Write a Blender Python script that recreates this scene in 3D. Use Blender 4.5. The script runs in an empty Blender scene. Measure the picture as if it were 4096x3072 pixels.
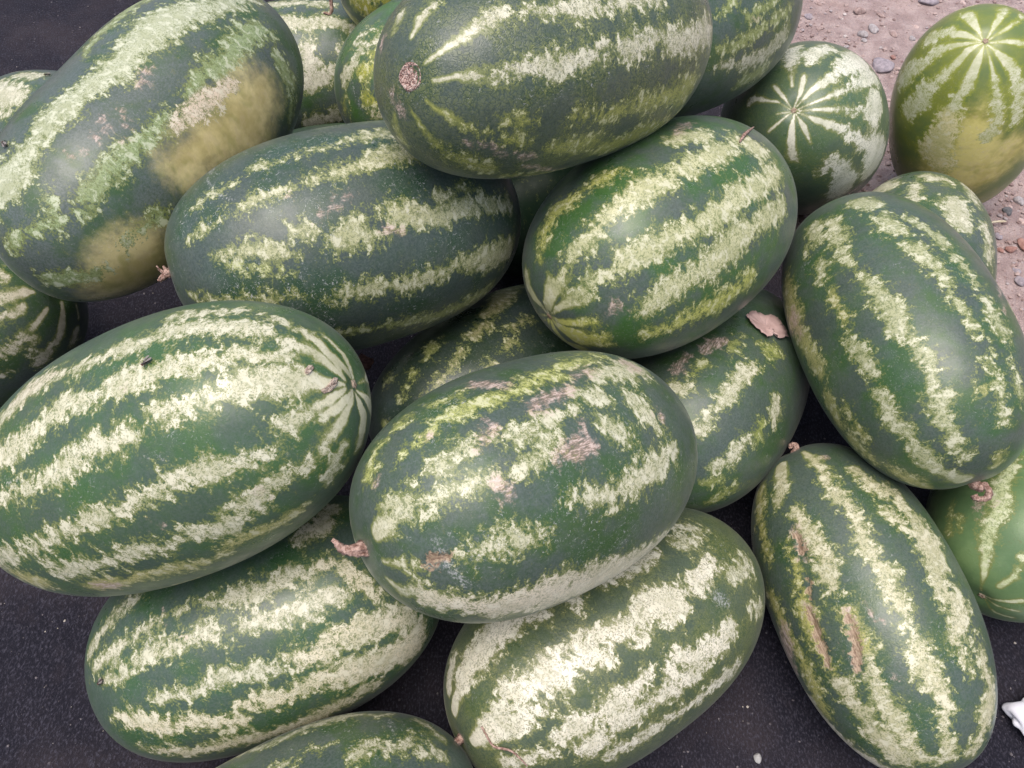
import bpy, bmesh, math, random, json
import numpy as np
from mathutils import Vector, Matrix, noise

# ---------------------------------------------------------------- camera, sky, light, exposure
scene = bpy.context.scene
COL = scene.collection
CAM_H, CAM_TILT = 1.05137, 0.988242
cam_data = bpy.data.cameras.new('camera')
cam_data.sensor_width = 36.0
cam_data.angle = math.radians(66.0)
cam_data.clip_start = 0.02
cam_data.clip_end = 500.0
cam = bpy.data.objects.new('camera', cam_data)
cam.location = (0.0, 0.0, CAM_H)
cam.rotation_euler = (math.pi / 2 - CAM_TILT, 0.0, 0.0)
COL.objects.link(cam)
scene.camera = cam

SUN_EL, SUN_AZ = math.radians(80), math.radians(235)      # azimuth measured from +x towards +y
world = bpy.data.worlds.new('World')
scene.world = world
world.use_nodes = True
wn = world.node_tree
bg = wn.nodes['Background']
sky = wn.nodes.new('ShaderNodeTexSky')
sky.sky_type = 'NISHITA'
sky.sun_disc = False
sky.sun_elevation = SUN_EL
sky.sun_rotation = math.pi / 2 - SUN_AZ
sky.air_density = 1.0
sky.dust_density = 5.0
sky.ozone_density = 0.0
sky.altitude = 0
wn.links.new(sky.outputs[0], bg.inputs[0])
bg.inputs[1].default_value = 0.13

sun_data = bpy.data.lights.new('sun', 'SUN')
sun_data.energy = 1.5
sun_data.angle = math.radians(45)
sun_data.color = (1.0, 0.98, 0.95)
sun = bpy.data.objects.new('sun', sun_data)
sd = Vector((math.cos(SUN_EL) * math.cos(SUN_AZ), math.cos(SUN_EL) * math.sin(SUN_AZ), math.sin(SUN_EL)))
sun.rotation_euler = sd.to_track_quat('Z', 'Y').to_euler()
sun.location = sd * 5
COL.objects.link(sun)

scene.view_settings.view_transform = 'Standard'
scene.view_settings.look = 'None'
scene.view_settings.exposure = 0.55
scene.view_settings.gamma = 1.0
scene.view_settings.use_curve_mapping = False
scene.cycles.max_bounces = 4
scene.cycles.diffuse_bounces = 2
scene.cycles.glossy_bounces = 2

random.seed(7)
rng = np.random.default_rng(11)

# ---------------------------------------------------------------- helpers
def link(name, data, parent=None):
    o = bpy.data.objects.new(name, data)
    COL.objects.link(o)
    if parent is not None:
        o.parent = parent
    return o

def tag(o, label=None, category=None, group=None, kind=None):
    for k, v in (('label', label), ('category', category), ('group', group), ('kind', kind)):
        if v:
            o[k] = v
    return o

def mesh_from(name, verts, faces, mat=None, smooth=True):
    me = bpy.data.meshes.new(name)
    v = np.asarray(verts, dtype=np.float64)
    me.from_pydata(v.tolist(), [], [tuple(int(i) for i in f) for f in faces])
    if mat:
        me.materials.append(mat)
    me.polygons.foreach_set('use_smooth', np.full(len(me.polygons), smooth, dtype=bool))
    me.update()
    return me

class NT:
    """small helper for building node trees"""
    def __init__(self, name):
        self.m = bpy.data.materials.new(name)
        self.m.use_nodes = True
        self.t = self.m.node_tree
        self.b = self.t.nodes['Principled BSDF']
    def node(self, kind, ins=None, **props):
        n = self.t.nodes.new(kind)
        for k, v in props.items():
            setattr(n, k, v)
        for k, v in (ins or {}).items():
            self.put(n.inputs[k], v)
        return n
    def put(self, sock, v):
        if isinstance(v, bpy.types.NodeSocket):
            self.t.links.new(v, sock)
        else:
            if isinstance(v, tuple) and len(v) == 3 and sock.type == 'RGBA':
                v = (*v, 1.0)
            sock.default_value = v
    def math(self, op, a, b=0.0, c=0.0, clamp=False):
        return self.node('ShaderNodeMath', {0: a, 1: b, 2: c}, operation=op, use_clamp=clamp).outputs[0]
    def add(self, a, b): return self.math('ADD', a, b)
    def mul(self, a, b): return self.math('MULTIPLY', a, b)
    def step(self, v, lo, hi, a=0.0, b=1.0):
        return self.node('ShaderNodeMapRange', {0: v, 1: lo, 2: hi, 3: a, 4: b}, interpolation_type='SMOOTHSTEP').outputs[0]
    def mix(self, f, a, b, blend='MIX'):
        n = self.node('ShaderNodeMix', data_type='RGBA', blend_type=blend, clamp_factor=True)
        self.put(n.inputs[0], f); self.put(n.inputs[6], a); self.put(n.inputs[7], b)
        return n.outputs[2]
    def attr(self, name):
        return self.node('ShaderNodeAttribute', attribute_name=name).outputs['Fac']
    def coord(self): return self.node('ShaderNodeTexCoord').outputs['Object']
    def mapped(self, vec, scale=(1, 1, 1), loc=(0, 0, 0)):
        return self.node('ShaderNodeMapping', {'Vector': vec, 'Scale': scale, 'Location': loc}).outputs[0]
    def noise(self, vec, scale, detail=3.0, rough=0.55, dist=0.0):
        return self.node('ShaderNodeTexNoise', {'Vector': vec, 'Scale': scale, 'Detail': detail, 'Roughness': rough, 'Distortion': dist}).outputs[0]
    def voro(self, vec, scale, feature='F1', rand=1.0):
        return self.node('ShaderNodeTexVoronoi', {'Vector': vec, 'Scale': scale, 'Randomness': rand}, feature=feature).outputs['Distance']
    def bump(self, height, strength, dist=0.001, normal=None):
        n = self.node('ShaderNodeBump', {'Height': height, 'Strength': strength, 'Distance': dist})
        if normal is not None:
            self.put(n.inputs['Normal'], normal)
        return n.outputs[0]
    def out(self, **kw):
        for k, v in kw.items():
            self.put(self.b.inputs[k.replace('_', ' ')], v)
        return self.m

def simple_mat(name, c1, c2, scale=60, rough=0.7, bump=0.3):
    n = NT(name)
    v = n.coord()
    f = n.noise(v, scale, 4)
    return n.out(Base_Color=n.mix(n.step(f, 0.35, 0.65), c1, c2), Roughness=rough,
                 Normal=n.bump(n.noise(v, scale * 4, 3), bump, 0.001))

# ---------------------------------------------------------------- ground
def ground_material():
    n = NT('dry_dirt')
    v = n.coord()
    big = n.noise(v, 3.5, 4, 0.6)
    mid = n.noise(v, 22, 5, 0.65)
    fine = n.noise(v, 240, 4, 0.7)
    grit = n.voro(v, 190)
    c = n.mix(n.step(mid, 0.35, 0.68), (0.28, 0.21, 0.203), (0.42, 0.335, 0.32))
    c = n.mix(n.mul(n.step(big, 0.5, 0.72), 0.5), c, (0.41, 0.295, 0.26))
    c = n.mix(n.mul(n.step(fine, 0.5, 0.7), 0.5), c, (0.20, 0.135, 0.135))
    c = n.mix(n.mul(n.step(grit, 0.20, 0.05), 0.45), c, (0.55, 0.46, 0.44))
    h = n.add(n.mul(mid, 0.6), n.add(n.mul(fine, 0.5), n.mul(grit, 0.4)))
    return n.out(Base_Color=c, Roughness=0.95, Specular_IOR_Level=0.2, Normal=n.bump(h, 0.9, 0.006))

def spaced(dense_lo, dense_hi, step, far, k=10):
    d = np.arange(dense_lo, dense_hi + step / 2, step)
    g = np.geomspace(step, far, k).cumsum()
    return np.r_[(dense_lo - g)[::-1], d, dense_hi + g]

def fbm(x, y, s, seed=0.0, octv=4):
    out = np.zeros_like(x)
    amp = 1.0
    f = s
    for _ in range(octv):
        out += amp * np.array([noise.noise(Vector((a * f, b * f, seed))) for a, b in zip(x.ravel(), y.ravel())]).reshape(x.shape)
        amp *= 0.5
        f *= 2.1
    return out

def grid_faces(nx, ny):
    i, j = np.meshgrid(np.arange(nx - 1), np.arange(ny - 1))
    a = (j * nx + i).ravel()
    return np.stack([a, a + 1, a + 1 + nx, a + nx], 1)

gx, gy = spaced(0.42, 1.50, 0.012, 20), spaced(0.45, 1.95, 0.012, 20)
GX, GY = np.meshgrid(gx, gy)
inside = ((GX > 0.3) & (GX < 1.7) & (GY > 0.3) & (GY < 2.2))
GZ = np.zeros_like(GX)
GZ[inside] = 0.0055 * fbm(GX[inside], GY[inside], 9.0, 2.0, 4) - 0.002
GZ[~inside] = -0.004
ground = link('ground', mesh_from('ground', np.stack([GX, GY, GZ], -1).reshape(-1, 3), grid_faces(len(gx), len(gy)), ground_material()))
tag(ground, kind='structure')

def ground_z(x, y):
    i = min(max(np.searchsorted(gx, x), 1), len(gx) - 1)
    j = min(max(np.searchsorted(gy, y), 1), len(gy) - 1)
    return float(GZ[j, i])

# black ground sheet under the pile
def sheet_material():
    n = NT('black_ground_sheet')
    v = n.coord()
    big = n.noise(v, 4.0, 5, 0.6)
    mid = n.noise(v, 30, 4, 0.6)
    fine = n.noise(n.mapped(v, (1.0, 0.55, 1.0)), 420, 3, 0.6)
    tiny = n.noise(v, 900, 2, 0.6)
    weave = n.node('ShaderNodeTexWave', {'Vector': n.mapped(v, (1, 1, 1)), 'Scale': 260.0, 'Distortion': 6.0, 'Detail': 2.0}).outputs['Fac']
    c = n.mix(n.step(big, 0.40, 0.65), (0.018, 0.0172, 0.026), (0.040, 0.033, 0.040))
    c = n.mix(n.mul(n.step(fine, 0.46, 0.72), 0.75), c, (0.078, 0.074, 0.100))
    c = n.mix(n.mul(n.step(mid, 0.55, 0.75), 0.35), c, (0.040, 0.033, 0.040))
    c = n.mix(n.mul(n.step(tiny, 0.70, 0.80), 0.6), c, (0.22, 0.20, 0.20))
    h = n.add(n.mul(fine, 0.8), n.mul(weave, 0.25))
    return n.out(Base_Color=c, Roughness=n.step(mid, 0.3, 0.7, 0.62, 0.85), Specular_IOR_Level=0.12, Normal=n.bump(h, 1.0, 0.0026))

def sheet_edge(y):
    return np.interp(y, [-3, 0.1, 0.45, 0.63, 0.82, 1.06, 1.4, 1.77, 4], [1.9, 1.5, 1.05, 0.80, 0.66, 0.50, 0.50, 0.56, 0.7]) + 0.012 * np.sin(y * 17) + 0.006 * np.sin(y * 41)

sy = np.r_[np.linspace(-2.5, -0.1, 8), np.arange(-0.05, 1.9, 0.02), np.linspace(1.95, 3.5, 8)]
su = np.r_[np.linspace(0, 0.35, 6)[:-1], np.linspace(0.35, 1, 110)]
SU, SY = np.meshgrid(su, sy)
SX = -3.0 + (sheet_edge(SY) + 3.0) * SU
SZ = 0.007 + 0.003 * fbm(SX, SY * 0.6, 2.2, 5.0, 3) + 0.0012 * fbm(SX * 0.4, SY, 14.0, 8.0, 2)
SZ = np.where(SU > 0.985, SZ + 0.002, SZ)
nx, ny = len(su), len(sy)
top = np.stack([SX, SY, SZ], -1).reshape(-1, 3)
bot = top - [0, 0, 0.0015]
F = grid_faces(nx, ny)
side = [(j * nx + nx - 1, j * nx + nx - 1 + nx * ny, (j + 1) * nx + nx - 1 + nx * ny, (j + 1) * nx + nx - 1) for j in range(ny - 1)]
sheet = link('ground_sheet', mesh_from('ground_sheet', np.r_[top, bot], list(F) + [f[::-1] for f in (F + nx * ny)] + side, sheet_material()))
tag(sheet, 'black dusty ground sheet spread flat beneath the pile of watermelons', 'ground sheet')

# ---------------------------------------------------------------- watermelons
MELONS = json.loads(r'''{"M1":{"c":[-0.4392,0.7958,0.4014],"B":[[-0.40781,0.91279,-0.0224],[-0.91142,-0.40843,-0.05006],[-0.05484,0.0,0.9985]],"ab":[0.2412,0.126],"n":2.35,"f":[0.259,0.705,0.66],"s":[["l",[[140.5,63.7,13.9],[128.2,66.4,15.5],[120.7,70.7,18.2],[114.1,74.5,23.0],[108.5,78.8,29.1],[106.2,80.8,31.0],[102.7,81.4,28.8],[97.6,82.8,28.0],[96.6,82.6,25.5],[90.2,81.8,22.7],[86.7,81.4,22.2],[84.3,82.1,22.5],[79.0,84.1,22.0],[74.3,87.7,18.2],[69.1,88.6,20.5],[67.7,88.7,21.7],[64.1,90.8,17.5],[63.1,91.3,15.7],[58.8,90.3,14.2],[54.9,89.8,13.5],[53.4,90.7,16.1],[50.1,93.3,22.2],[48.3,95.0,23.7],[44.0,100.7,29.7],[42.9,101.8,31.3],[37.1,111.5,22.2]]],["o",[[128.3,39.2,13.6],[120.5,44.8,21.7],[119.0,45.8,18.5],[113.3,45.2,17.5],[106.8,44.5,16.3],[101.0,46.2,13.5],[97.8,47.3,11.3],[95.5,47.3,9.4],[90.0,47.5,5.5]]],["o",[[80.7,48.8,9.9],[75.3,47.7,12.7],[71.0,46.8,14.9],[70.0,47.1,15.1],[65.0,48.3,14.6],[62.6,49.0,14.2],[60.0,49.2,13.9],[54.9,49.8,13.2],[49.7,48.4,11.3],[46.2,47.4,10.2],[44.3,48.7,10.0],[38.6,52.7,8.6],[33.9,62.3,9.4],[31.7,67.9,9.1],[27.3,72.1,8.4],[17.3,93.3,7.1]]],["o",[[43.8,63.4,8.5],[40.8,58.5,6.2]]],["o",[[111.5,114.0,18.2],[104.9,112.2,16.2],[99.6,113.7,14.4],[92.9,110.4,10.0],[86.8,108.3,5.2]]],["o",[[122.7,24.1,10.4],[122.5,12.2,11.8],[122.9,7.5,13.6],[120.0,2.2,12.3],[116.8,-7.4,11.5]]],["o",[[59.6,14.7,11.0],[54.0,14.8,11.4],[48.3,14.3,11.9]]],["p",[[103.4,34.9,11.5],[97.5,37.0,14.7],[92.2,38.8,17.6],[86.5,40.2,14.5],[81.4,41.4,11.7]]],["y",[[108.3,19.8,23.4],[102.3,18.2,32.7],[97.7,16.7,39.6],[96.6,17.2,32.7],[90.6,20.3,28.8],[85.5,22.7,26.0],[79.5,25.2,20.8],[74.4,27.2,16.4]]],["y",[[54.5,-5.4,15.9],[48.9,-7.5,30.5],[46.4,-9.1,44.2],[43.1,-9.5,34.3],[36.8,-12.7,24.2]]],["o",[[14.6,10.6,9.5],[23.4,8.0,12.2],[27.0,5.5,13.8],[30.4,5.0,12.3],[36.7,2.6,10.5]]],["s",[[89.3,69.7,4.8],[83.7,65.9,3.1]]],["s",[[70.2,68.4,3.2],[68.5,64.4,3.0],[64.7,64.4,4.7]]],["s",[[74.2,62.7,2.8]]],["s",[[71.8,56.8,3.6]]],["s",[[68.3,54.6,3.5]]],["s",[[57.0,70.2,1.7],[58.6,66.0,1.7],[60.3,61.9,1.7]]],["p",[[99.5,36.3,12.2],[94.4,37.3,13.9],[89.3,38.3,15.5],[88.4,38.5,16.0],[84.7,40.2,12.8]]],["y",[[105.4,28.1,13.8],[101.2,26.9,19.1],[97.1,25.6,24.5]]]]},
"M2":{"c":[-0.747,1.0936,0.1249],"B":[[-0.92841,-0.37142,-0.01013],[0.3714,-0.92847,0.00405],[-0.01091,0.0,0.99994]],"ab":[0.2094,0.1248],"n":2.25,"f":[-0.491,0.547,0.678],"s":[["l",[[61.2,75.7,37.6],[70.3,77.1,27.9],[78.3,78.1,23.1]]],["l",[[77.3,102.8,15.1],[68.7,102.6,14.5]]],["l",[[43.5,58.9,17.0],[66.6,60.3,10.5],[79.3,63.0,6.9]]]]},
"M3":{"c":[-0.7998,0.6859,0.1586],"B":[[0.89818,-0.03522,-0.43822],[0.03166,0.99938,-0.01545],[0.43849,0.0,0.89873]],"ab":[0.2076,0.1367],"n":2.25,"f":[0.644,-0.642,0.416],"pole":[0.989,-0.0767,-0.1267],"s":[["p",[[25.3,113.8,7.2],[23.2,118.0,5.7]]],["p",[[28.4,141.6,7.9],[23.2,144.5,7.3],[21.7,144.7,7.0],[17.5,145.2,6.7],[14.2,151.0,3.5]]],["p",[[33.1,157.7,7.3],[29.3,161.6,7.8],[23.2,161.1,5.0]]],["p",[[43.9,178.7,8.4],[40.2,-178.0,9.8],[38.2,-176.5,10.2],[34.8,-173.8,11.2],[32.7,-169.0,7.7],[39.8,-162.0,4.1]]],["p",[[30.1,-173.6,3.4],[23.7,-171.8,3.9],[22.0,-170.9,4.1],[16.7,-166.4,3.4]]],["p",[[13.0,-123.3,2.7],[18.4,-131.3,4.4],[21.5,-134.0,5.7],[24.8,-135.6,7.2],[29.8,-138.4,6.8],[36.7,-145.5,7.8],[43.8,-149.0,10.4]]],["p",[[32.6,-112.2,9.3],[37.5,-117.1,10.0]]],["p",[[53.5,-167.4,5.9],[51.9,-166.3,3.9]]],["p",[[20.8,-91.6,1.9],[27.0,-100.6,2.9]]]]},
"M4":{"c":[-0.3779,1.2721,0.1562],"B":[[-0.97453,0.22358,0.01764],[-0.22355,-0.97468,0.00405],[0.01809,0.0,0.99984]],"ab":[0.2153,0.1239],"n":2.25,"f":[-0.024,0.828,0.56],"s":[["l",[[85.5,76.7,19.0],[93.3,73.6,15.8],[96.4,72.5,14.6],[101.2,73.2,14.1],[107.1,74.4,13.7],[109.1,73.0,12.6],[113.8,69.8,9.9],[116.6,68.3,9.8],[124.9,64.8,9.9]]],["l",[[80.1,104.7,15.0],[87.2,100.9,13.8],[94.3,99.1,10.5],[101.3,95.9,9.1],[108.4,94.5,8.8]]],["p",[[94.3,50.6,17.1],[94.4,38.8,19.7],[93.7,35.6,18.2],[91.5,26.5,16.2],[94.9,28.0,14.9],[100.5,30.5,14.8],[103.7,33.4,11.1]]],["p",[[108.3,49.6,8.0],[115.3,46.2,8.0]]],["p",[[88.4,-6.9,16.5],[94.4,-5.3,15.2],[100.5,-4.2,14.0]]]]},
"M4b":{"c":[-0.0885,1.3071,0.3385],"B":[[-0.93516,0.35389,0.01522],[-0.35384,-0.93529,0.00576],[0.01627,0.0,0.99987]],"ab":[0.2082,0.1259],"n":2.25,"f":[0.162,0.86,0.484],"pole":[0.9915,-0.0845,-0.0988],"s":[["o",[[24.7,0.3,11.6],[33.4,-1.8,14.8],[40.5,-4.5,9.6]]],["o",[[16.4,-80.7,14.1],[25.4,-51.0,13.9]]],["o",[[33.6,17.1,5.4],[40.9,12.5,5.9],[47.2,8.4,6.5]]]]},
"M4c":{"c":[-0.0667,1.0514,0.3074],"B":[[-0.89212,0.44383,0.08448],[-0.44185,-0.89611,0.04184],[0.09428,0.0,0.99555]],"ab":[0.2061,0.1266],"n":2.25,"f":[0.236,0.787,0.569],"s":[["l",[[22.9,76.2,14.1],[29.9,76.2,10.1],[32.1,76.8,9.3],[35.6,79.1,4.5]]],["l",[[37.8,94.9,6.0],[46.8,98.9,6.4]]],["l",[[46.0,77.4,4.0],[50.4,85.7,5.6]]],["l",[[39.6,84.7,7.4],[46.6,80.0,5.5]]],["o",[[35.3,61.7,10.2],[40.7,60.9,7.7]]],["o",[[42.0,70.7,5.0],[44.5,70.9,5.0]]],["o",[[32.5,34.9,6.7],[37.3,30.4,6.6]]],["o",[[12.3,33.9,10.1],[12.2,10.4,8.0]]],["p",[[34.3,17.8,5.3],[37.0,19.7,4.2]]],["w",[[26.3,63.5,1.5],[25.5,46.2,1.8],[25.8,42.4,1.9],[27.6,22.7,2.1]]]]},
"M5":{"c":[-0.1848,0.6578,0.3667],"B":[[-0.86269,0.4743,0.17552],[-0.46477,-0.88036,0.09456],[0.19938,0.0,0.97992]],"ab":[0.2088,0.1278],"n":2.35,"f":[0.184,0.709,0.681],"pole":[0.9941,-0.1004,-0.0416],"s":[["l",[[31.4,75.1,3.4],[39.6,72.2,4.5],[40.9,72.0,4.8],[46.3,73.6,4.9],[48.3,74.3,4.8],[52.3,74.6,6.1],[55.9,75.2,7.5],[57.9,74.9,7.2],[63.2,74.5,6.4],[68.9,75.3,4.6],[69.7,75.4,4.4],[74.5,75.7,6.5],[78.9,76.2,8.5],[80.2,76.5,8.7],[86.1,77.9,10.1],[89.4,78.8,10.9],[92.4,79.7,12.1],[97.2,81.3,14.7],[98.7,80.8,14.2],[104.8,79.4,9.8]]],["l",[[39.4,94.0,3.1],[44.3,91.8,3.3],[47.2,91.3,3.6],[48.8,91.3,3.3],[53.0,91.7,2.9]]],["l",[[59.8,95.4,3.2],[65.1,94.4,3.7],[66.9,94.3,3.9],[70.5,93.9,4.2],[76.0,94.2,4.7],[78.3,94.5,5.1],[81.7,95.0,5.5],[87.7,96.5,6.5],[89.6,97.2,6.9],[93.7,97.0,8.4],[99.9,97.5,10.9]]],["l",[[37.3,53.6,3.6],[44.5,51.0,8.0],[50.7,49.0,10.1],[52.9,48.3,10.9],[56.2,46.0,9.9],[61.3,42.6,8.3]]],["l",[[63.0,53.3,5.1],[66.0,52.1,6.5],[68.9,50.8,7.9]]],["l",[[73.1,44.9,10.0],[77.9,45.5,14.4],[79.8,45.8,16.3],[82.7,44.4,12.6],[87.5,42.2,6.2]]],["l",[[80.8,55.2,5.1],[79.7,51.2,5.1]]],["l",[[92.0,51.6,14.8],[97.6,49.0,15.8],[98.7,48.5,16.1],[103.6,46.2,13.9],[105.8,45.2,12.6],[110.1,46.3,12.8],[114.5,47.5,12.9],[117.3,47.5,12.4],[124.2,47.8,11.3],[125.9,47.4,11.3],[137.6,45.3,9.3]]],["l",[[23.9,17.8,2.6],[33.6,21.5,3.9],[40.6,21.7,5.4],[46.8,21.9,6.0],[52.3,21.4,6.6],[53.5,21.2,6.7],[57.6,22.0,5.5],[62.8,22.7,4.1]]],["l",[[71.5,18.1,7.1],[76.5,19.1,9.4],[81.0,19.7,11.4],[87.2,18.1,10.8],[89.5,17.5,10.9],[92.9,17.6,12.2],[98.5,17.5,14.1],[104.8,15.8,7.9]]],["l",[[110.0,19.7,9.9],[116.7,17.8,14.0],[121.3,16.0,17.7],[124.5,15.1,18.7],[135.0,9.9,18.5]]],["l",[[106.3,56.7,5.0],[110.5,53.3,7.3]]],["l",[[116.4,57.1,4.0],[123.5,54.7,4.2]]],["o",[[71.0,-6.0,3.5],[76.8,-6.4,5.3],[80.9,-7.1,6.6],[82.9,-7.6,7.0],[89.4,-9.9,8.3],[93.4,-11.6,9.5],[96.2,-12.3,9.8],[103.3,-14.9,11.0],[105.5,-16.1,12.1],[110.0,-14.7,12.2],[116.3,-14.6,12.5],[124.9,-14.9,14.5]]],["o",[[43.6,44.3,2.3],[48.5,41.8,2.4],[53.0,39.6,2.6],[57.4,37.5,2.7],[61.6,35.5,2.8]]],["s",[[88.0,45.2,3.8],[93.3,42.4,2.4]]],["s",[[71.2,56.6,3.2],[76.5,60.2,2.5],[81.9,63.9,1.9]]],["s",[[65.1,71.7,2.1]]],["w",[[49.8,125.4,4.4],[45.7,106.4,1.9],[46.9,89.9,2.0],[50.2,81.2,2.0]]]]},
"M6":{"c":[0.0436,0.7474,0.5421],"B":[[-0.78952,0.59338,0.1567],[-0.58203,-0.80492,0.11552],[0.19468,0.0,0.98087]],"ab":[0.2008,0.112],"n":2.4,"f":[0.41,0.745,0.526],"pole":[0.9382,0.1958,0.2856],"s":[["l",[[28.7,57.5,1.7],[35.3,58.5,2.7],[36.4,58.7,2.8],[41.1,59.8,4.1],[44.0,60.6,4.9],[46.5,61.3,5.7],[50.5,62.5,7.0],[51.7,62.9,7.0],[56.8,64.8,7.2]]],["l",[[62.1,61.9,3.8],[67.1,59.0,6.6],[70.4,57.4,8.4],[72.4,56.8,8.6],[78.2,55.6,9.6],[80.0,55.2,9.9],[84.4,54.3,9.5],[91.1,53.2,8.9],[93.5,52.9,8.6],[98.2,52.3,8.3],[105.8,51.7,8.1]]],["l",[[29.5,86.0,1.9],[34.2,89.8,4.0],[35.8,91.1,5.1],[38.8,92.1,5.5],[43.3,94.4,6.4]]],["l",[[28.3,113.4,2.2],[36.0,116.2,4.5]]],["l",[[29.9,40.7,1.7],[37.0,39.2,2.7],[38.4,39.0,2.9],[43.1,36.5,4.5],[46.8,34.8,5.9],[48.9,34.8,6.7],[54.5,34.9,9.1],[60.0,33.7,9.6],[63.6,33.0,10.0],[65.7,32.7,10.2],[71.6,32.0,10.7],[73.1,31.8,11.2],[77.7,33.2,9.8],[81.2,34.2,8.3],[84.2,33.6,8.8],[89.6,32.4,9.8],[91.4,32.3,10.9],[95.6,32.1,12.8],[99.1,31.4,12.8],[105.3,30.1,13.2],[107.5,30.0,13.4],[117.0,29.2,13.9],[132.1,30.0,16.6]]],["d",[[81.0,25.7,8.7],[83.6,31.3,3.8]]],["d",[[101.0,20.8,11.1],[102.5,27.9,6.0]]],["d",[[51.9,29.5,2.8],[50.5,38.3,1.4]]],["o",[[51.4,7.9,4.6],[55.8,7.2,5.5],[60.2,7.2,3.3]]],["o",[[72.1,5.6,5.2],[78.9,3.9,6.9],[81.7,3.0,8.2],[85.9,3.0,8.2],[90.8,2.8,7.9],[93.3,2.7,8.2],[101.4,1.8,9.8],[104.3,1.3,11.1],[110.0,1.0,12.5],[120.9,-1.6,20.4]]],["o",[[24.9,25.4,1.0],[28.0,17.8,1.4],[30.4,15.1,1.9],[33.8,11.8,2.8],[36.2,8.5,3.0],[39.3,4.3,3.5],[41.7,3.6,3.5],[43.9,2.8,3.4],[47.3,-0.1,4.1],[52.2,-4.4,5.5],[58.8,-6.9,4.2]]],["o",[[17.3,9.1,1.2],[22.5,-5.5,1.7],[29.4,-19.1,3.8],[36.5,-25.1,5.2],[43.3,-26.7,7.2],[45.7,-27.9,8.0],[50.6,-33.1,8.1]]],["o",[[59.7,-40.9,8.0],[66.0,-40.6,9.0],[71.9,-44.1,9.9],[74.5,-45.7,10.0],[82.1,-47.0,10.2]]],["o",[[67.1,-11.9,6.3],[71.9,-12.5,8.8],[76.5,-13.3,11.9],[82.4,-13.9,9.9]]],["o",[[88.3,-22.6,12.6],[95.8,-25.3,17.0],[101.6,-22.6,17.2],[110.1,-24.7,17.7],[112.9,-26.3,17.8],[121.0,-30.8,18.4]]],["o",[[7.7,-39.6,1.9],[14.7,-61.5,2.9],[21.5,-59.2,3.2]]],["s",[[4.9,57.3,5.7],[4.9,31.1,4.2]]],["s",[[8.2,4.0,3.9],[12.7,-5.3,2.9]]],["s",[[40.5,-6.7,0.7],[43.4,-9.6,0.7]]],["s",[[46.8,-8.5,2.7],[51.9,-13.3,1.6],[56.1,-15.0,1.6],[57.2,-15.4,1.5],[62.7,-18.3,1.0]]],["s",[[61.2,-27.1,1.5],[66.8,-28.5,2.8],[68.5,-30.3,3.1],[73.1,-36.1,4.9],[81.6,-47.2,0.7]]],["s",[[22.3,134.7,2.2],[27.1,135.3,2.6]]]]},
"M7":{"c":[0.2325,1.0277,0.4053],"B":[[-0.80175,0.58962,0.09764],[-0.5853,-0.80768,0.07128],[0.12089,0.0,0.99267]],"ab":[0.2074,0.1241],"n":2.25,"f":[0.507,0.677,0.533],"s":[["o",[[77.6,35.8,4.7],[81.1,39.7,6.8],[84.5,41.9,6.6]]],["o",[[91.0,30.9,7.0],[97.3,32.6,7.1],[104.0,34.5,6.2]]],["o",[[75.4,19.0,3.6],[84.7,16.5,4.5],[93.9,19.8,6.7],[97.0,20.8,7.3],[103.5,22.8,7.0],[106.6,23.6,7.2],[114.6,26.4,6.7]]],["o",[[94.5,-11.8,10.6],[100.1,-10.8,11.6],[106.5,-10.7,13.9]]],["l",[[76.0,6.6,3.8],[85.9,4.7,6.3],[91.1,3.4,8.2],[96.6,3.3,10.2],[103.2,2.8,13.9],[105.9,5.6,13.9],[109.0,8.2,12.6],[114.3,10.7,12.0]]],["s",[[91.0,29.2,1.5],[95.2,29.4,1.1]]]]},
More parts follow.
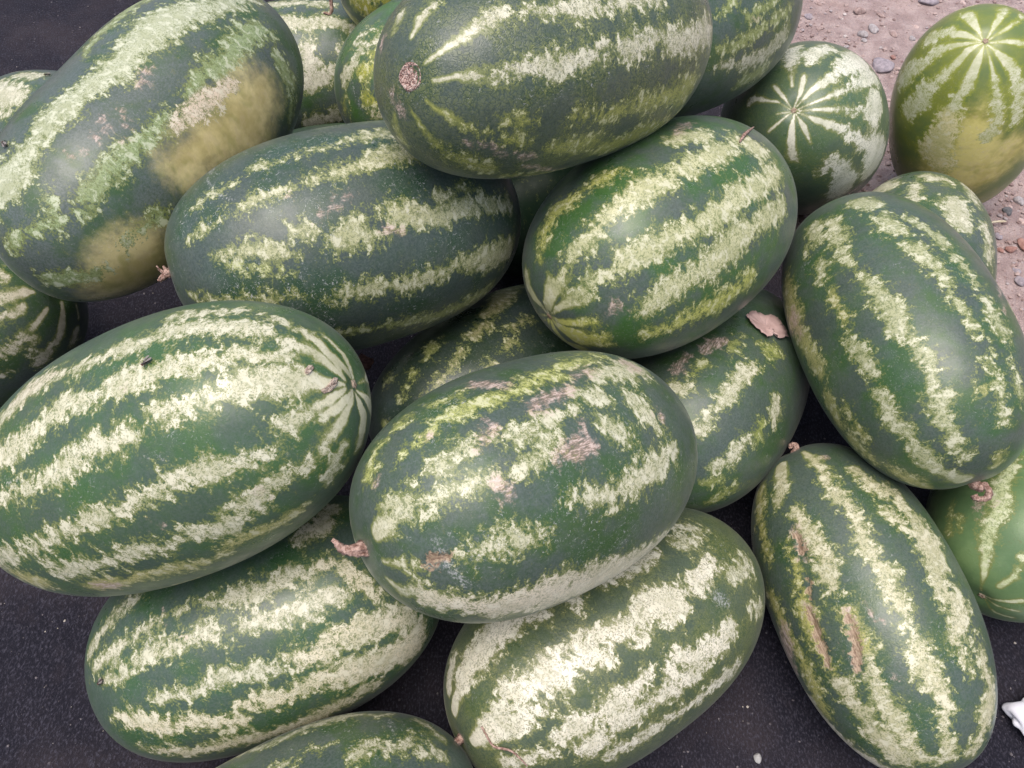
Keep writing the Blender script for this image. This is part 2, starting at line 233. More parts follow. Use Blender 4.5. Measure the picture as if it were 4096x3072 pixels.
"M8":{"c":[-0.3377,0.3723,0.3651],"B":[[0.87877,-0.15613,-0.45098],[0.13891,0.98774,-0.07129],[0.45658,0.0,0.88968]],"ab":[0.2156,0.1279],"n":2.25,"f":[0.459,-0.582,0.671],"pole":[0.9933,-0.0702,-0.0914],"s":[["p",[[105.8,79.0,16.2],[101.7,76.9,16.1],[100.6,76.1,16.0],[96.9,76.3,12.5],[92.1,75.9,8.8]]],["l",[[109.4,82.4,13.6],[103.8,80.5,9.5],[102.3,79.7,8.4],[98.0,79.4,8.0],[94.0,78.7,8.0],[92.2,79.0,7.4],[86.1,79.6,6.7],[84.9,79.7,6.5],[80.4,79.8,7.7],[76.4,79.6,8.7],[75.2,79.5,8.7],[70.2,79.0,9.3],[65.3,78.5,7.9],[63.9,78.2,7.5],[60.8,77.1,9.7],[56.4,74.8,12.7],[51.2,75.5,13.6],[50.3,75.5,13.6],[46.1,76.0,13.0],[42.1,75.8,12.8],[40.9,75.8,12.7],[35.6,75.1,12.3],[29.8,81.5,7.8],[29.0,82.4,7.5],[23.5,84.0,6.7],[22.5,84.1,6.7],[16.7,88.0,6.1],[10.3,106.1,4.5],[6.0,161.1,1.9]]],["l",[[59.0,61.9,10.5],[54.1,62.5,9.2],[49.5,61.8,8.6],[48.5,61.4,8.6],[45.1,59.9,7.8],[40.8,55.7,7.2]]],["l",[[37.6,59.9,5.7],[32.0,61.5,5.6],[27.2,60.8,5.7],[20.2,62.7,6.1],[17.6,62.0,6.3],[13.9,68.7,5.3],[9.2,80.6,4.4],[8.0,87.8,3.9],[5.5,147.8,1.5]]],["l",[[112.7,104.7,15.9],[108.3,103.5,14.5],[105.7,103.3,13.3],[100.6,102.5,12.7],[99.4,102.0,13.3],[94.3,99.1,13.4],[93.4,98.6,12.6],[88.8,97.9,13.6],[86.8,97.6,13.8],[83.1,97.5,13.3],[80.2,97.3,12.9],[77.6,97.6,12.4],[73.2,97.7,12.0],[72.4,97.8,12.2],[67.3,97.9,14.4],[66.3,97.8,14.8],[62.5,97.7,12.4],[60.5,97.5,11.2],[57.7,97.1,11.1],[54.8,96.6,11.0],[52.9,96.9,10.8],[48.0,97.3,10.7],[47.2,97.4,10.8],[42.9,96.8,9.6],[39.2,95.8,8.6],[37.6,96.6,8.5],[32.8,98.9,8.4],[31.9,98.8,7.9],[25.4,96.9,4.7]]],["l",[[63.5,112.5,5.9],[59.2,115.4,9.0],[58.3,115.9,9.8],[54.7,116.1,9.0],[52.7,116.1,8.6],[50.2,115.8,9.1],[46.7,115.3,9.9],[45.6,115.4,10.5],[40.7,115.8,13.0],[38.7,116.0,14.0],[35.5,116.4,14.8],[32.0,116.8,15.7],[29.9,118.0,14.8],[24.8,121.4,12.6],[23.7,122.6,11.9],[16.8,132.9,6.8],[8.5,162.1,2.0]]],["l",[[59.9,120.4,7.2],[58.4,116.6,6.6]]],["l",[[111.0,118.9,6.3],[104.1,120.4,7.9],[103.1,120.6,8.3],[98.0,121.1,9.0],[95.0,121.4,9.6],[92.5,120.8,10.4],[87.4,119.6,11.6],[85.9,119.3,12.0],[82.6,118.3,12.3],[78.5,117.0,12.1],[73.4,118.7,10.0],[72.5,119.0,9.9],[69.1,118.0,6.7]]],["l",[[131.7,145.2,13.3],[117.8,144.1,8.5],[112.0,144.4,7.3],[109.3,143.9,6.5],[102.0,142.9,6.8],[95.6,142.1,8.4],[93.0,141.9,9.0],[89.6,141.5,8.5],[87.2,141.3,8.3],[84.2,142.0,8.6],[79.7,143.3,8.1],[74.1,141.9,7.7],[69.3,141.7,8.3],[65.2,141.7,9.1],[60.4,143.8,9.8],[58.1,144.9,10.0],[56.1,145.8,9.8],[51.8,147.8,9.4],[50.9,148.3,9.3],[47.3,150.2,8.0],[45.3,151.5,7.3],[42.9,154.4,4.5]]],["l",[[110.5,152.4,9.6],[109.1,158.4,12.5],[103.3,158.7,10.5],[102.2,158.8,10.6],[98.2,159.4,9.8],[94.3,160.2,9.1],[93.6,160.5,9.5],[89.6,162.6,9.5]]],["l",[[90.6,161.5,10.5],[85.3,162.1,10.2],[82.9,162.4,10.3],[80.6,163.5,10.1],[77.5,165.3,9.3],[76.1,165.1,8.1],[72.5,164.7,7.4],[71.3,165.5,8.7],[67.7,168.5,11.1],[63.4,171.0,12.0],[62.4,171.7,12.2],[59.3,173.8,11.6],[57.8,174.9,11.3],[55.2,176.8,8.2]]],["l",[[59.7,166.8,7.1],[55.7,168.1,9.3],[54.9,168.5,9.6],[51.5,169.1,7.9],[49.4,169.7,6.8],[47.2,169.6,6.9],[42.7,169.7,7.4],[38.4,173.7,7.0],[33.6,177.9,5.3]]],["l",[[40.4,142.7,4.0],[36.0,145.8,6.0],[30.9,147.5,5.7],[27.8,149.0,5.5],[25.0,150.2,5.6],[19.0,154.5,5.7],[9.8,171.6,2.0]]],["l",[[33.7,172.9,4.2],[27.8,176.6,6.9],[21.2,-177.7,5.6]]],["o",[[127.5,160.9,16.6],[121.2,161.7,13.0]]],["o",[[107.8,173.4,8.5],[101.0,173.5,10.2]]],["o",[[100.6,174.3,10.6],[94.7,174.9,10.4],[92.4,175.3,10.7],[89.5,176.5,10.2],[85.4,178.6,9.3],[80.9,-177.7,9.1],[78.9,-175.7,9.0],[76.3,-175.7,7.0],[74.1,-175.5,5.6],[70.5,-176.9,6.6],[68.1,-177.7,7.7],[65.6,-176.0,8.0],[62.7,-173.6,8.2],[61.4,-173.0,7.9],[57.5,-170.4,7.2],[52.7,-166.3,6.8]]],["o",[[108.7,-159.3,1.4],[103.7,-156.6,5.4],[95.3,-159.5,6.2],[94.0,-159.0,6.5],[91.2,-155.1,6.4],[87.4,-150.0,6.4],[83.9,-149.0,2.0],[81.9,-148.3,2.0],[76.7,-146.0,2.0],[71.6,-143.8,1.9],[70.7,-143.4,1.9],[66.6,-141.3,1.9],[61.6,-138.8,1.9]]],["l",[[8.1,-151.1,1.6],[14.3,176.2,4.3],[16.4,171.9,4.7],[19.9,167.4,5.4],[23.7,161.0,5.8]]],["l",[[9.4,-157.9,2.0],[14.9,-170.7,3.7],[17.3,-175.0,4.1],[20.0,-178.1,4.9],[24.3,-178.9,2.5]]],["l",[[9.4,-146.2,1.7],[14.6,-143.4,5.1],[16.5,-141.4,5.8],[20.0,-137.4,8.0],[23.3,-140.8,8.0],[26.2,-141.5,8.5],[29.6,-142.8,8.8]]],["l",[[9.3,-132.3,1.9],[17.0,-112.0,6.2],[28.5,-100.6,6.5]]],["l",[[5.7,-120.1,1.4],[2.1,-21.6,2.5],[2.8,0.2,2.6],[7.1,21.9,2.7],[9.6,32.6,2.6],[13.2,37.4,2.6],[16.5,40.1,2.6]]],["l",[[4.6,-125.3,1.2],[1.7,119.9,3.3],[4.7,84.8,3.7],[8.1,75.0,4.3],[12.8,76.2,3.0]]],["l",[[8.3,-102.5,1.0],[21.8,-66.2,8.4]]],["l",[[36.1,-168.6,7.0],[29.8,-166.2,5.9]]],["l",[[40.8,-165.1,6.6],[36.2,-161.6,5.9]]],["l",[[48.7,-130.0,2.8],[44.0,-125.4,5.5],[38.8,-119.5,6.5]]],["l",[[55.4,-134.7,2.1],[51.4,-131.8,8.8],[47.4,-128.7,2.0]]],["s",[[105.0,173.6,10.2],[103.0,175.5,10.5]]],["s",[[76.1,154.3,2.1],[75.2,155.2,1.8]]],["s",[[68.7,100.5,1.4]]],["s",[[51.8,168.3,3.4]]],["w",[[68.9,128.6,0.9],[65.7,129.8,1.3],[64.2,134.3,1.0]]],["w",[[80.1,91.8,0.9],[80.3,94.5,0.8]]],["w",[[107.9,115.2,2.8],[103.1,116.6,2.1]]]]},
"M9":{"c":[0.1849,0.6837,0.344],"B":[[-0.74192,0.66379,0.09457],[-0.65846,-0.74792,0.08393],[0.12644,0.0,0.99197]],"ab":[0.1908,0.1298],"n":2.25,"f":[0.53,0.447,0.721],"pole":[0.973,-0.0298,-0.2291],"s":[["o",[[21.7,136.8,4.6],[29.4,134.0,6.9],[31.7,134.3,7.9],[36.2,129.8,8.4],[43.0,127.2,9.8],[47.5,118.2,8.5],[52.1,112.7,8.1],[57.7,107.3,7.8],[63.3,104.0,7.8]]],["o",[[46.6,0.3,6.6],[53.0,4.4,8.6],[59.8,6.5,11.1],[66.6,8.5,11.7],[74.1,9.2,12.8],[75.2,9.2,13.7],[81.0,11.7,12.6],[88.7,13.7,11.4]]],["l",[[5.7,-95.3,2.4],[8.1,85.3,5.9],[13.7,87.8,7.4],[18.6,87.9,7.8],[27.3,89.9,8.8],[29.1,90.5,8.8],[35.0,87.3,10.2],[42.0,85.4,12.2],[48.8,85.2,12.2],[53.4,85.5,12.3],[55.3,85.1,13.2],[61.9,84.3,15.5],[65.0,84.1,17.1],[68.5,82.9,16.1],[75.3,81.2,13.7],[77.5,80.8,12.9],[82.9,80.2,14.1],[88.2,79.8,15.3],[91.3,79.7,14.0],[100.8,79.9,11.1]]],["l",[[3.8,-24.1,3.1],[15.3,47.3,5.1],[22.5,52.3,6.4],[25.4,53.3,7.2],[33.9,55.2,9.7],[36.6,55.7,10.6],[41.3,55.9,11.5],[46.1,56.1,12.5],[48.3,55.9,12.5],[54.9,55.3,12.5],[61.9,54.6,12.5],[65.4,54.3,12.6],[68.9,54.0,12.8],[72.9,53.7,13.3],[76.4,54.0,13.9],[84.1,54.7,15.1],[93.6,55.3,15.4],[97.0,55.5,15.5],[103.9,55.8,14.7],[117.3,56.0,13.8]]],["l",[[45.6,23.2,12.8],[52.1,27.9,14.3],[54.4,29.3,14.9],[58.8,30.8,14.9],[61.6,31.6,15.0],[65.9,32.4,15.1],[71.1,33.0,15.7],[73.2,34.0,16.4],[80.5,37.0,16.6],[82.6,37.7,16.2],[88.9,38.6,15.8],[95.5,39.3,15.2],[98.7,39.1,14.0],[110.9,37.7,13.0]]],["l",[[89.0,98.7,13.4],[93.7,95.7,13.1],[99.0,93.1,13.4]]],["l",[[107.7,84.7,11.5],[111.0,78.3,14.3],[115.5,72.2,18.6]]],["s",[[33.3,29.5,2.5],[30.9,20.8,3.9],[36.0,24.3,3.8]]],["s",[[19.3,81.6,1.7]]],["s",[[90.0,101.2,4.3],[101.4,106.7,6.3]]],["l",[[12.6,-102.8,2.0],[10.2,-125.6,3.2],[11.5,-139.0,4.5],[14.9,-152.1,7.4],[17.6,-160.4,7.6],[19.6,-163.3,7.6],[21.9,-177.9,8.8]]],["l",[[11.1,-101.0,1.6],[4.0,-133.4,5.6],[3.2,161.0,6.3],[7.1,120.5,7.2],[11.9,105.5,8.0]]],["l",[[8.7,-88.7,0.9],[5.5,6.2,3.2],[8.5,23.6,3.5],[17.6,37.1,3.9],[25.9,41.2,3.1]]],["l",[[15.1,-106.2,1.6],[26.8,-123.0,0.9],[27.2,-135.0,0.9]]],["o",[[11.2,-88.7,2.0],[11.5,-33.3,4.8],[17.3,-3.0,5.1],[24.1,7.0,5.6]]],["o",[[13.4,-89.3,2.5],[15.4,-55.5,7.7],[16.3,-49.2,9.1],[21.5,-34.3,15.7],[22.8,-27.8,13.3],[29.6,-13.1,10.6]]],["o",[[14.8,-92.1,2.2],[22.0,-79.1,6.8],[28.5,-70.2,7.7],[30.4,-53.8,10.6]]],["o",[[16.5,-96.8,2.3],[29.0,-93.9,1.2],[30.9,-82.7,1.3]]],["o",[[18.7,-102.9,0.6],[27.1,-108.8,0.9],[26.8,-113.5,0.9]]]]},
"M10":{"c":[0.0234,0.3549,0.3446],"B":[[-0.77063,0.55458,0.31395],[-0.51359,-0.83213,0.20924],[0.37729,0.0,0.9261]],"ab":[0.1915,0.1196],"n":2.35,"f":[0.415,0.402,0.816],"pole":[0.9827,-0.043,-0.1799],"s":[["o",[[38.9,111.0,3.3],[43.1,108.3,4.5],[44.5,108.1,4.7],[50.1,108.6,5.3],[53.2,109.2,5.8],[55.5,108.6,6.2],[59.5,107.9,7.1],[60.8,107.3,7.1],[66.0,105.4,7.2],[67.0,105.2,7.3],[71.5,104.1,6.8],[74.0,103.7,6.4],[77.5,104.1,6.1],[82.8,105.0,6.0],[84.2,104.7,6.1],[90.6,103.4,4.7]]],["o",[[55.7,124.6,6.0],[59.2,120.3,5.6],[63.0,117.2,5.4]]],["o",[[77.6,105.5,5.5],[83.7,107.2,6.1],[87.6,108.6,6.7],[90.4,109.1,6.9],[97.3,110.7,7.1],[101.8,112.2,7.9],[104.8,112.4,8.6],[113.2,114.5,9.1]]],["o",[[26.2,134.7,5.6],[32.1,136.5,4.9],[33.7,137.7,4.8],[37.6,135.7,4.8],[39.8,135.2,4.9],[42.6,133.3,4.8],[47.6,131.8,4.9]]],["l",[[34.9,88.5,2.4],[40.5,87.8,5.1],[41.7,87.7,5.6],[45.8,87.4,4.2]]],["l",[[52.2,88.7,5.1],[55.7,87.6,7.3],[59.8,87.2,3.6]]],["l",[[65.0,83.4,5.0],[69.3,82.9,6.9],[73.9,83.3,7.8],[76.4,83.6,8.1],[78.8,84.1,7.4],[84.1,85.1,6.1]]],["l",[[90.0,91.2,6.6],[94.9,86.8,9.7]]],["l",[[101.4,97.5,9.8],[109.8,98.6,12.8],[111.9,99.0,14.4],[120.7,101.6,17.9]]],["l",[[20.8,92.8,4.6],[28.3,82.7,5.4],[32.3,79.4,5.8],[34.6,77.1,6.3],[39.8,73.0,7.6],[45.5,71.9,6.7],[47.2,71.7,6.4],[50.6,71.9,5.6],[52.8,72.0,5.2],[55.5,70.5,5.7],[59.9,68.3,6.4],[65.3,68.4,5.2],[70.5,71.2,7.1],[75.1,76.4,6.8]]],["l",[[88.9,76.9,4.8],[91.5,71.8,8.9],[97.3,67.7,6.7]]],["l",[[105.7,81.5,8.8],[108.6,73.5,12.6],[109.4,71.6,14.1],[110.2,64.8,6.3]]],["l",[[73.4,50.1,3.3],[79.1,47.8,8.2],[85.6,46.4,9.6],[88.3,45.9,10.7],[92.3,46.3,11.6],[97.8,46.7,12.4],[99.3,47.0,12.9],[106.8,48.4,13.8],[114.2,52.2,9.0]]],["l",[[39.1,36.4,3.0],[44.0,38.2,7.1],[45.4,38.6,8.3],[48.8,39.2,8.9],[52.3,39.5,9.7],[53.5,39.4,9.6],[58.2,39.2,9.1],[63.0,38.4,7.1]]],["p",[[32.2,-6.4,15.2],[37.9,-1.2,13.0],[39.3,-0.6,12.6],[43.7,0.2,13.9],[46.4,-0.0,15.1],[49.3,-0.1,15.8],[55.2,-1.4,19.3],[59.9,1.7,21.5],[61.9,2.8,22.5],[65.0,3.4,24.7],[68.9,3.4,30.1],[70.8,3.2,20.8],[77.1,1.6,25.1],[84.7,-0.9,29.3],[86.9,-2.0,31.6],[92.5,-3.2,30.4],[98.0,-5.6,27.6],[99.4,-2.9,24.5],[104.6,1.0,16.6],[105.7,1.4,15.2],[113.2,-0.7,15.6]]],["l",[[11.4,5.5,2.6],[18.4,21.2,4.0],[19.8,22.5,4.2],[24.5,27.3,3.9]]],["l",[[16.8,-25.5,2.1],[22.1,-20.3,4.8],[24.6,-20.3,6.2],[26.6,-12.1,6.2],[31.0,-3.5,7.4]]],["l",[[10.1,73.9,7.6],[21.0,75.0,9.7],[29.0,76.5,9.4]]],["s",[[75.2,91.6,8.6],[82.2,94.0,9.8],[89.4,94.6,5.9]]],["s",[[55.9,85.5,4.0],[58.5,88.4,5.7],[61.3,91.3,7.6]]],["s",[[73.4,67.1,5.9],[77.3,68.2,10.3],[81.4,69.3,14.8]]],["s",[[56.0,67.2,7.9],[57.8,59.4,4.6]]],["s",[[95.1,100.7,6.7],[101.2,102.6,6.4]]],["s",[[120.1,103.2,15.3]]],["s",[[114.3,70.0,7.7]]],["s",[[25.8,119.9,2.8]]],["s",[[84.5,77.4,4.9]]],["s",[[68.7,120.5,8.3],[71.0,115.7,8.2],[73.6,111.6,8.2]]],["s",[[46.9,107.2,4.2]]],["b",[[31.0,31.7,5.6],[36.6,35.5,4.8]]],["w",[[34.2,48.9,2.7],[35.8,37.6,3.5],[37.4,29.0,4.1],[38.3,26.8,4.3],[42.2,18.0,4.5]]],["w",[[88.3,21.3,1.4],[92.4,18.9,1.6]]]]},
"M11":{"c":[-0.0147,0.6147,0.1238],"B":[[-0.75918,0.64188,0.10785],[-0.6355,-0.76681,0.09028],[0.14065,0.0,0.99006]],"ab":[0.2018,0.1201],"n":2.25,"f":[0.293,0.465,0.836],"s":[["l",[[86.5,106.5,8.4],[91.2,108.4,13.7],[94.9,112.1,14.1],[97.5,115.1,17.2],[106.0,125.2,17.8]]],["l",[[75.9,96.9,6.5],[81.0,98.2,10.8]]],["l",[[89.8,87.0,6.0],[96.3,87.7,6.2]]],["l",[[79.8,77.0,6.2],[85.3,77.8,7.4]]],["l",[[68.0,92.2,4.4],[64.2,88.6,3.6],[61.9,86.9,4.0],[58.8,84.6,4.6],[55.9,83.4,5.0],[53.4,82.4,5.2],[49.6,80.7,2.7]]],["l",[[73.2,71.6,7.0],[67.3,70.7,5.0]]],["o",[[61.9,109.5,8.7],[57.8,105.5,5.3]]],["o",[[49.4,102.2,7.1]]],["o",[[42.0,124.7,7.1]]],["o",[[22.1,99.6,5.0]]],["o",[[43.9,100.7,2.6],[38.0,97.5,2.6]]]]},
"M12":{"c":[0.2736,0.5926,0.1288],"B":[[-0.51165,0.85282,0.10451],[-0.83556,-0.52221,0.17067],[0.20013,0.0,0.97977]],"ab":[0.1977,0.1225],"n":2.25,"f":[0.547,0.082,0.833],"s":[["l",[[78.6,71.0,8.8],[71.0,71.8,9.6],[63.6,73.2,10.3],[55.8,74.8,9.3],[48.3,78.0,4.6]]],["l",[[74.8,44.1,10.1],[71.1,39.4,10.5]]],["l",[[52.4,42.1,8.4],[45.1,40.6,11.5],[36.3,41.2,7.7]]],["l",[[54.0,104.6,8.9],[56.2,97.3,7.6]]],["l",[[41.2,76.1,5.6],[43.8,73.5,4.6]]],["o",[[63.6,43.3,7.1],[60.0,39.4,5.2]]],["o",[[88.5,70.8,9.1],[90.7,63.5,12.3]]],["o",[[86.0,84.8,6.2],[79.2,86.7,5.1]]],["o",[[67.5,94.9,6.4],[61.9,98.2,4.3]]],["o",[[29.6,28.3,3.3],[36.4,25.7,3.4]]],["o",[[34.7,-2.4,6.6],[38.8,4.7,6.2],[43.6,8.6,6.2]]],["s",[[80.2,93.3,10.4],[74.5,99.6,10.5]]],["s",[[67.5,109.2,7.8],[61.3,109.4,7.6]]]]},
"M13":{"c":[0.4758,0.5874,0.2739],"B":[[0.18167,0.98332,0.00876],[-0.98218,0.18188,-0.04736],[-0.04816,-0.0,0.99884]],"ab":[0.2008,0.1175],"n":2.35,"f":[0.26,-0.563,0.784],"pole":[0.9723,0.1021,-0.2103],"s":[["l",[[131.4,143.8,9.7],[123.6,143.8,13.2],[122.3,150.7,8.8]]],["l",[[126.8,129.7,11.1],[118.2,132.0,10.8],[109.7,131.0,8.5]]],["l",[[132.1,105.5,14.5],[127.2,100.5,11.3]]],["l",[[119.1,100.2,9.0],[112.1,102.4,12.4],[108.8,97.4,9.3]]],["l",[[103.4,100.0,5.9],[99.9,95.8,9.4],[95.9,92.6,8.3]]],["l",[[114.9,86.6,7.3],[108.8,82.6,8.3],[102.6,78.5,8.3]]],["l",[[109.8,132.9,4.4],[104.1,129.8,6.9],[102.3,129.5,7.1],[97.5,128.8,8.4],[95.3,127.0,9.3],[92.8,125.0,9.1],[88.8,125.1,10.3],[86.5,125.1,11.5],[82.5,122.9,12.4],[81.2,122.2,11.8],[76.3,123.3,11.0],[70.7,121.7,9.0],[66.4,117.5,9.0],[65.3,117.8,8.3],[61.3,118.9,8.2],[59.5,119.8,8.9],[55.5,121.8,10.4],[53.6,122.1,10.8],[50.1,122.6,11.2],[47.5,124.3,9.9],[45.0,126.0,9.1],[40.9,124.7,8.9],[38.6,123.8,8.3],[33.2,125.2,7.8],[23.4,123.3,4.0]]],["l",[[97.2,96.9,5.7],[93.3,93.0,9.2],[91.8,92.6,8.2],[86.7,91.2,6.5],[85.4,91.3,6.4],[80.6,91.6,6.8],[78.9,91.9,6.7],[76.6,92.1,7.1],[73.1,90.2,7.2],[71.9,89.5,6.8],[67.1,90.3,5.5]]],["l",[[59.8,89.7,4.6],[53.7,88.3,4.6],[47.3,86.1,8.7],[40.3,85.7,6.5]]],["l",[[96.3,78.5,5.4],[90.4,75.8,7.4],[83.9,75.5,7.3],[82.2,75.5,7.2],[77.7,75.0,7.8],[75.2,74.6,8.4],[71.9,73.6,8.4],[69.7,72.7,8.4],[66.5,70.6,6.4]]],["l",[[56.6,72.8,5.4],[52.2,71.4,6.0],[47.8,69.2,4.6]]],["l",[[78.6,149.2,8.3],[73.3,149.2,9.9],[68.3,146.8,7.9]]],["l",[[60.4,149.3,7.1],[56.0,152.8,6.3],[54.9,153.3,7.2],[51.1,155.2,10.4],[49.4,153.8,9.4],[45.6,150.7,6.6],[43.8,150.9,7.0],[40.0,151.7,8.3],[37.1,152.9,8.7],[33.0,155.4,10.1],[29.6,155.0,10.1],[22.9,156.0,9.8],[20.5,155.5,10.0],[7.9,165.1,10.1]]],["l",[[111.7,147.0,6.5],[106.7,148.9,6.4]]],["o",[[99.3,146.3,5.5],[93.5,147.1,6.2],[92.4,147.2,6.2],[87.7,146.8,5.1]]],["o",[[116.1,179.0,14.9],[108.6,-179.6,19.4],[105.3,-178.1,23.0],[101.5,-178.7,15.5],[98.1,-178.8,11.2],[94.1,-179.5,13.3],[87.0,-179.9,17.6],[80.1,179.2,12.7]]],["o",[[70.5,-173.0,12.5],[64.5,-166.7,13.0]]],["o",[[64.1,177.3,5.4],[58.1,179.8,8.7],[57.1,-179.6,9.4],[52.0,-177.9,5.8]]],["o",[[54.9,-162.8,14.8],[48.1,-160.7,13.5]]],["o",[[36.8,-167.0,7.8],[29.8,-160.8,13.9],[23.6,-136.9,8.6]]],["o",[[23.3,80.7,3.1],[15.0,69.0,4.1]]],["o",[[98.9,44.0,2.8],[93.3,43.1,2.8],[87.7,42.4,5.6],[82.1,41.6,7.9],[76.6,40.5,6.8]]],["o",[[51.1,95.7,3.3],[48.0,96.8,2.4]]],["s",[[103.6,-178.8,12.3],[95.9,-177.7,6.9]]],["s",[[87.6,49.8,3.4],[80.4,59.0,2.4],[74.6,63.6,1.8]]],["w",[[117.4,160.5,1.3],[116.3,153.5,1.2]]],["w",[[83.7,100.5,0.6],[84.2,95.8,0.6]]],["w",[[97.0,110.9,2.1],[96.5,107.9,1.5]]]]},
"M14":{"c":[0.6266,0.8309,0.1148],"B":[[-0.33005,0.94396,-0.0035],[-0.9439,-0.33007,-0.01001],[-0.0106,0.0,0.99994]],"ab":[0.1802,0.1147],"n":2.25,"f":[0.53,-0.269,0.804],"s":[["l",[[120.5,141.4,28.4],[117.5,131.9,17.5]]],["l",[[112.3,110.6,11.6],[101.3,110.7,11.1]]],["l",[[123.4,104.0,13.1],[121.3,95.9,13.6],[120.8,87.6,15.8]]],["l",[[100.9,82.0,22.8],[93.8,78.3,21.0],[91.5,76.8,20.7],[93.0,81.8,16.5]]],["l",[[96.0,55.7,13.1],[89.2,50.0,14.2],[79.8,49.5,10.6]]],["l",[[123.9,64.8,13.8],[111.9,63.6,11.3]]]]},
"M15":{"c":[0.4929,1.0908,0.169],"B":[[-0.41601,0.79627,0.43918],[-0.54759,-0.60494,0.57809],[0.726,0.0,0.68769]],"ab":[0.1891,0.1342],"n":2.15,"f":[0.944,0.246,-0.221],"pole":[0.9973,0.0473,-0.0565],"s":[["p",[[2.7,-40.5,1.0],[8.1,83.6,3.3],[18.4,99.0,4.4]]],["p",[[3.2,-5.3,1.1],[12.3,60.5,4.1],[14.7,63.3,4.9],[24.1,64.3,7.2],[28.7,65.1,8.3],[37.8,66.2,13.8],[42.7,67.0,17.4],[61.0,70.6,22.9]]],["p",[[4.9,-21.2,1.1],[12.2,26.3,1.9],[14.2,29.9,2.1],[21.4,37.2,3.4],[28.9,41.7,4.7],[31.5,43.5,5.5],[43.6,49.9,9.0],[63.2,54.5,16.2]]],["p",[[6.3,-20.8,1.3],[15.3,10.4,2.7],[19.5,14.8,3.2],[25.5,18.3,3.3],[36.6,22.6,3.3],[38.9,23.3,3.4],[49.9,23.9,8.9],[54.6,24.5,20.4],[56.0,34.4,21.9]]],["p",[[6.5,-31.9,1.2],[17.6,-9.4,4.2],[29.1,-1.8,5.0],[33.1,-0.2,5.3],[41.7,-0.4,7.5],[46.2,-0.3,8.5],[57.3,1.9,11.4],[61.9,2.8,22.0],[78.8,-0.4,36.1]]],["p",[[6.9,-42.1,0.9],[16.1,-35.3,4.3],[26.4,-36.9,2.2]]],["p",[[6.6,-49.6,1.3],[13.9,-61.4,4.6],[23.2,-62.9,6.3],[32.8,-61.2,5.6]]],["p",[[5.3,-67.6,1.1],[11.3,-95.2,2.2],[20.7,-105.3,2.2]]],["p",[[4.9,-73.8,1.0],[10.6,-122.3,1.3]]],["p",[[3.5,-79.5,1.0],[9.8,-167.6,1.7],[12.5,-167.0,2.3],[26.5,-167.5,5.0]]],["p",[[2.5,-76.2,0.9],[7.6,166.1,3.1],[18.1,159.8,3.1]]],["p",[[11.7,121.7,2.0],[24.4,123.0,2.1]]],["p",[[29.8,123.1,9.3],[43.6,120.9,10.8]]],["p",[[36.7,105.9,9.2],[46.2,94.2,15.6]]],["p",[[41.9,-26.3,6.0],[53.8,-25.2,16.1],[57.9,-25.8,17.4],[66.6,-26.5,27.7],[75.9,-32.3,17.7]]],["p",[[46.2,-38.0,6.8],[45.7,-33.5,6.7]]],["p",[[31.0,101.0,9.9],[39.6,99.5,7.6]]]]},
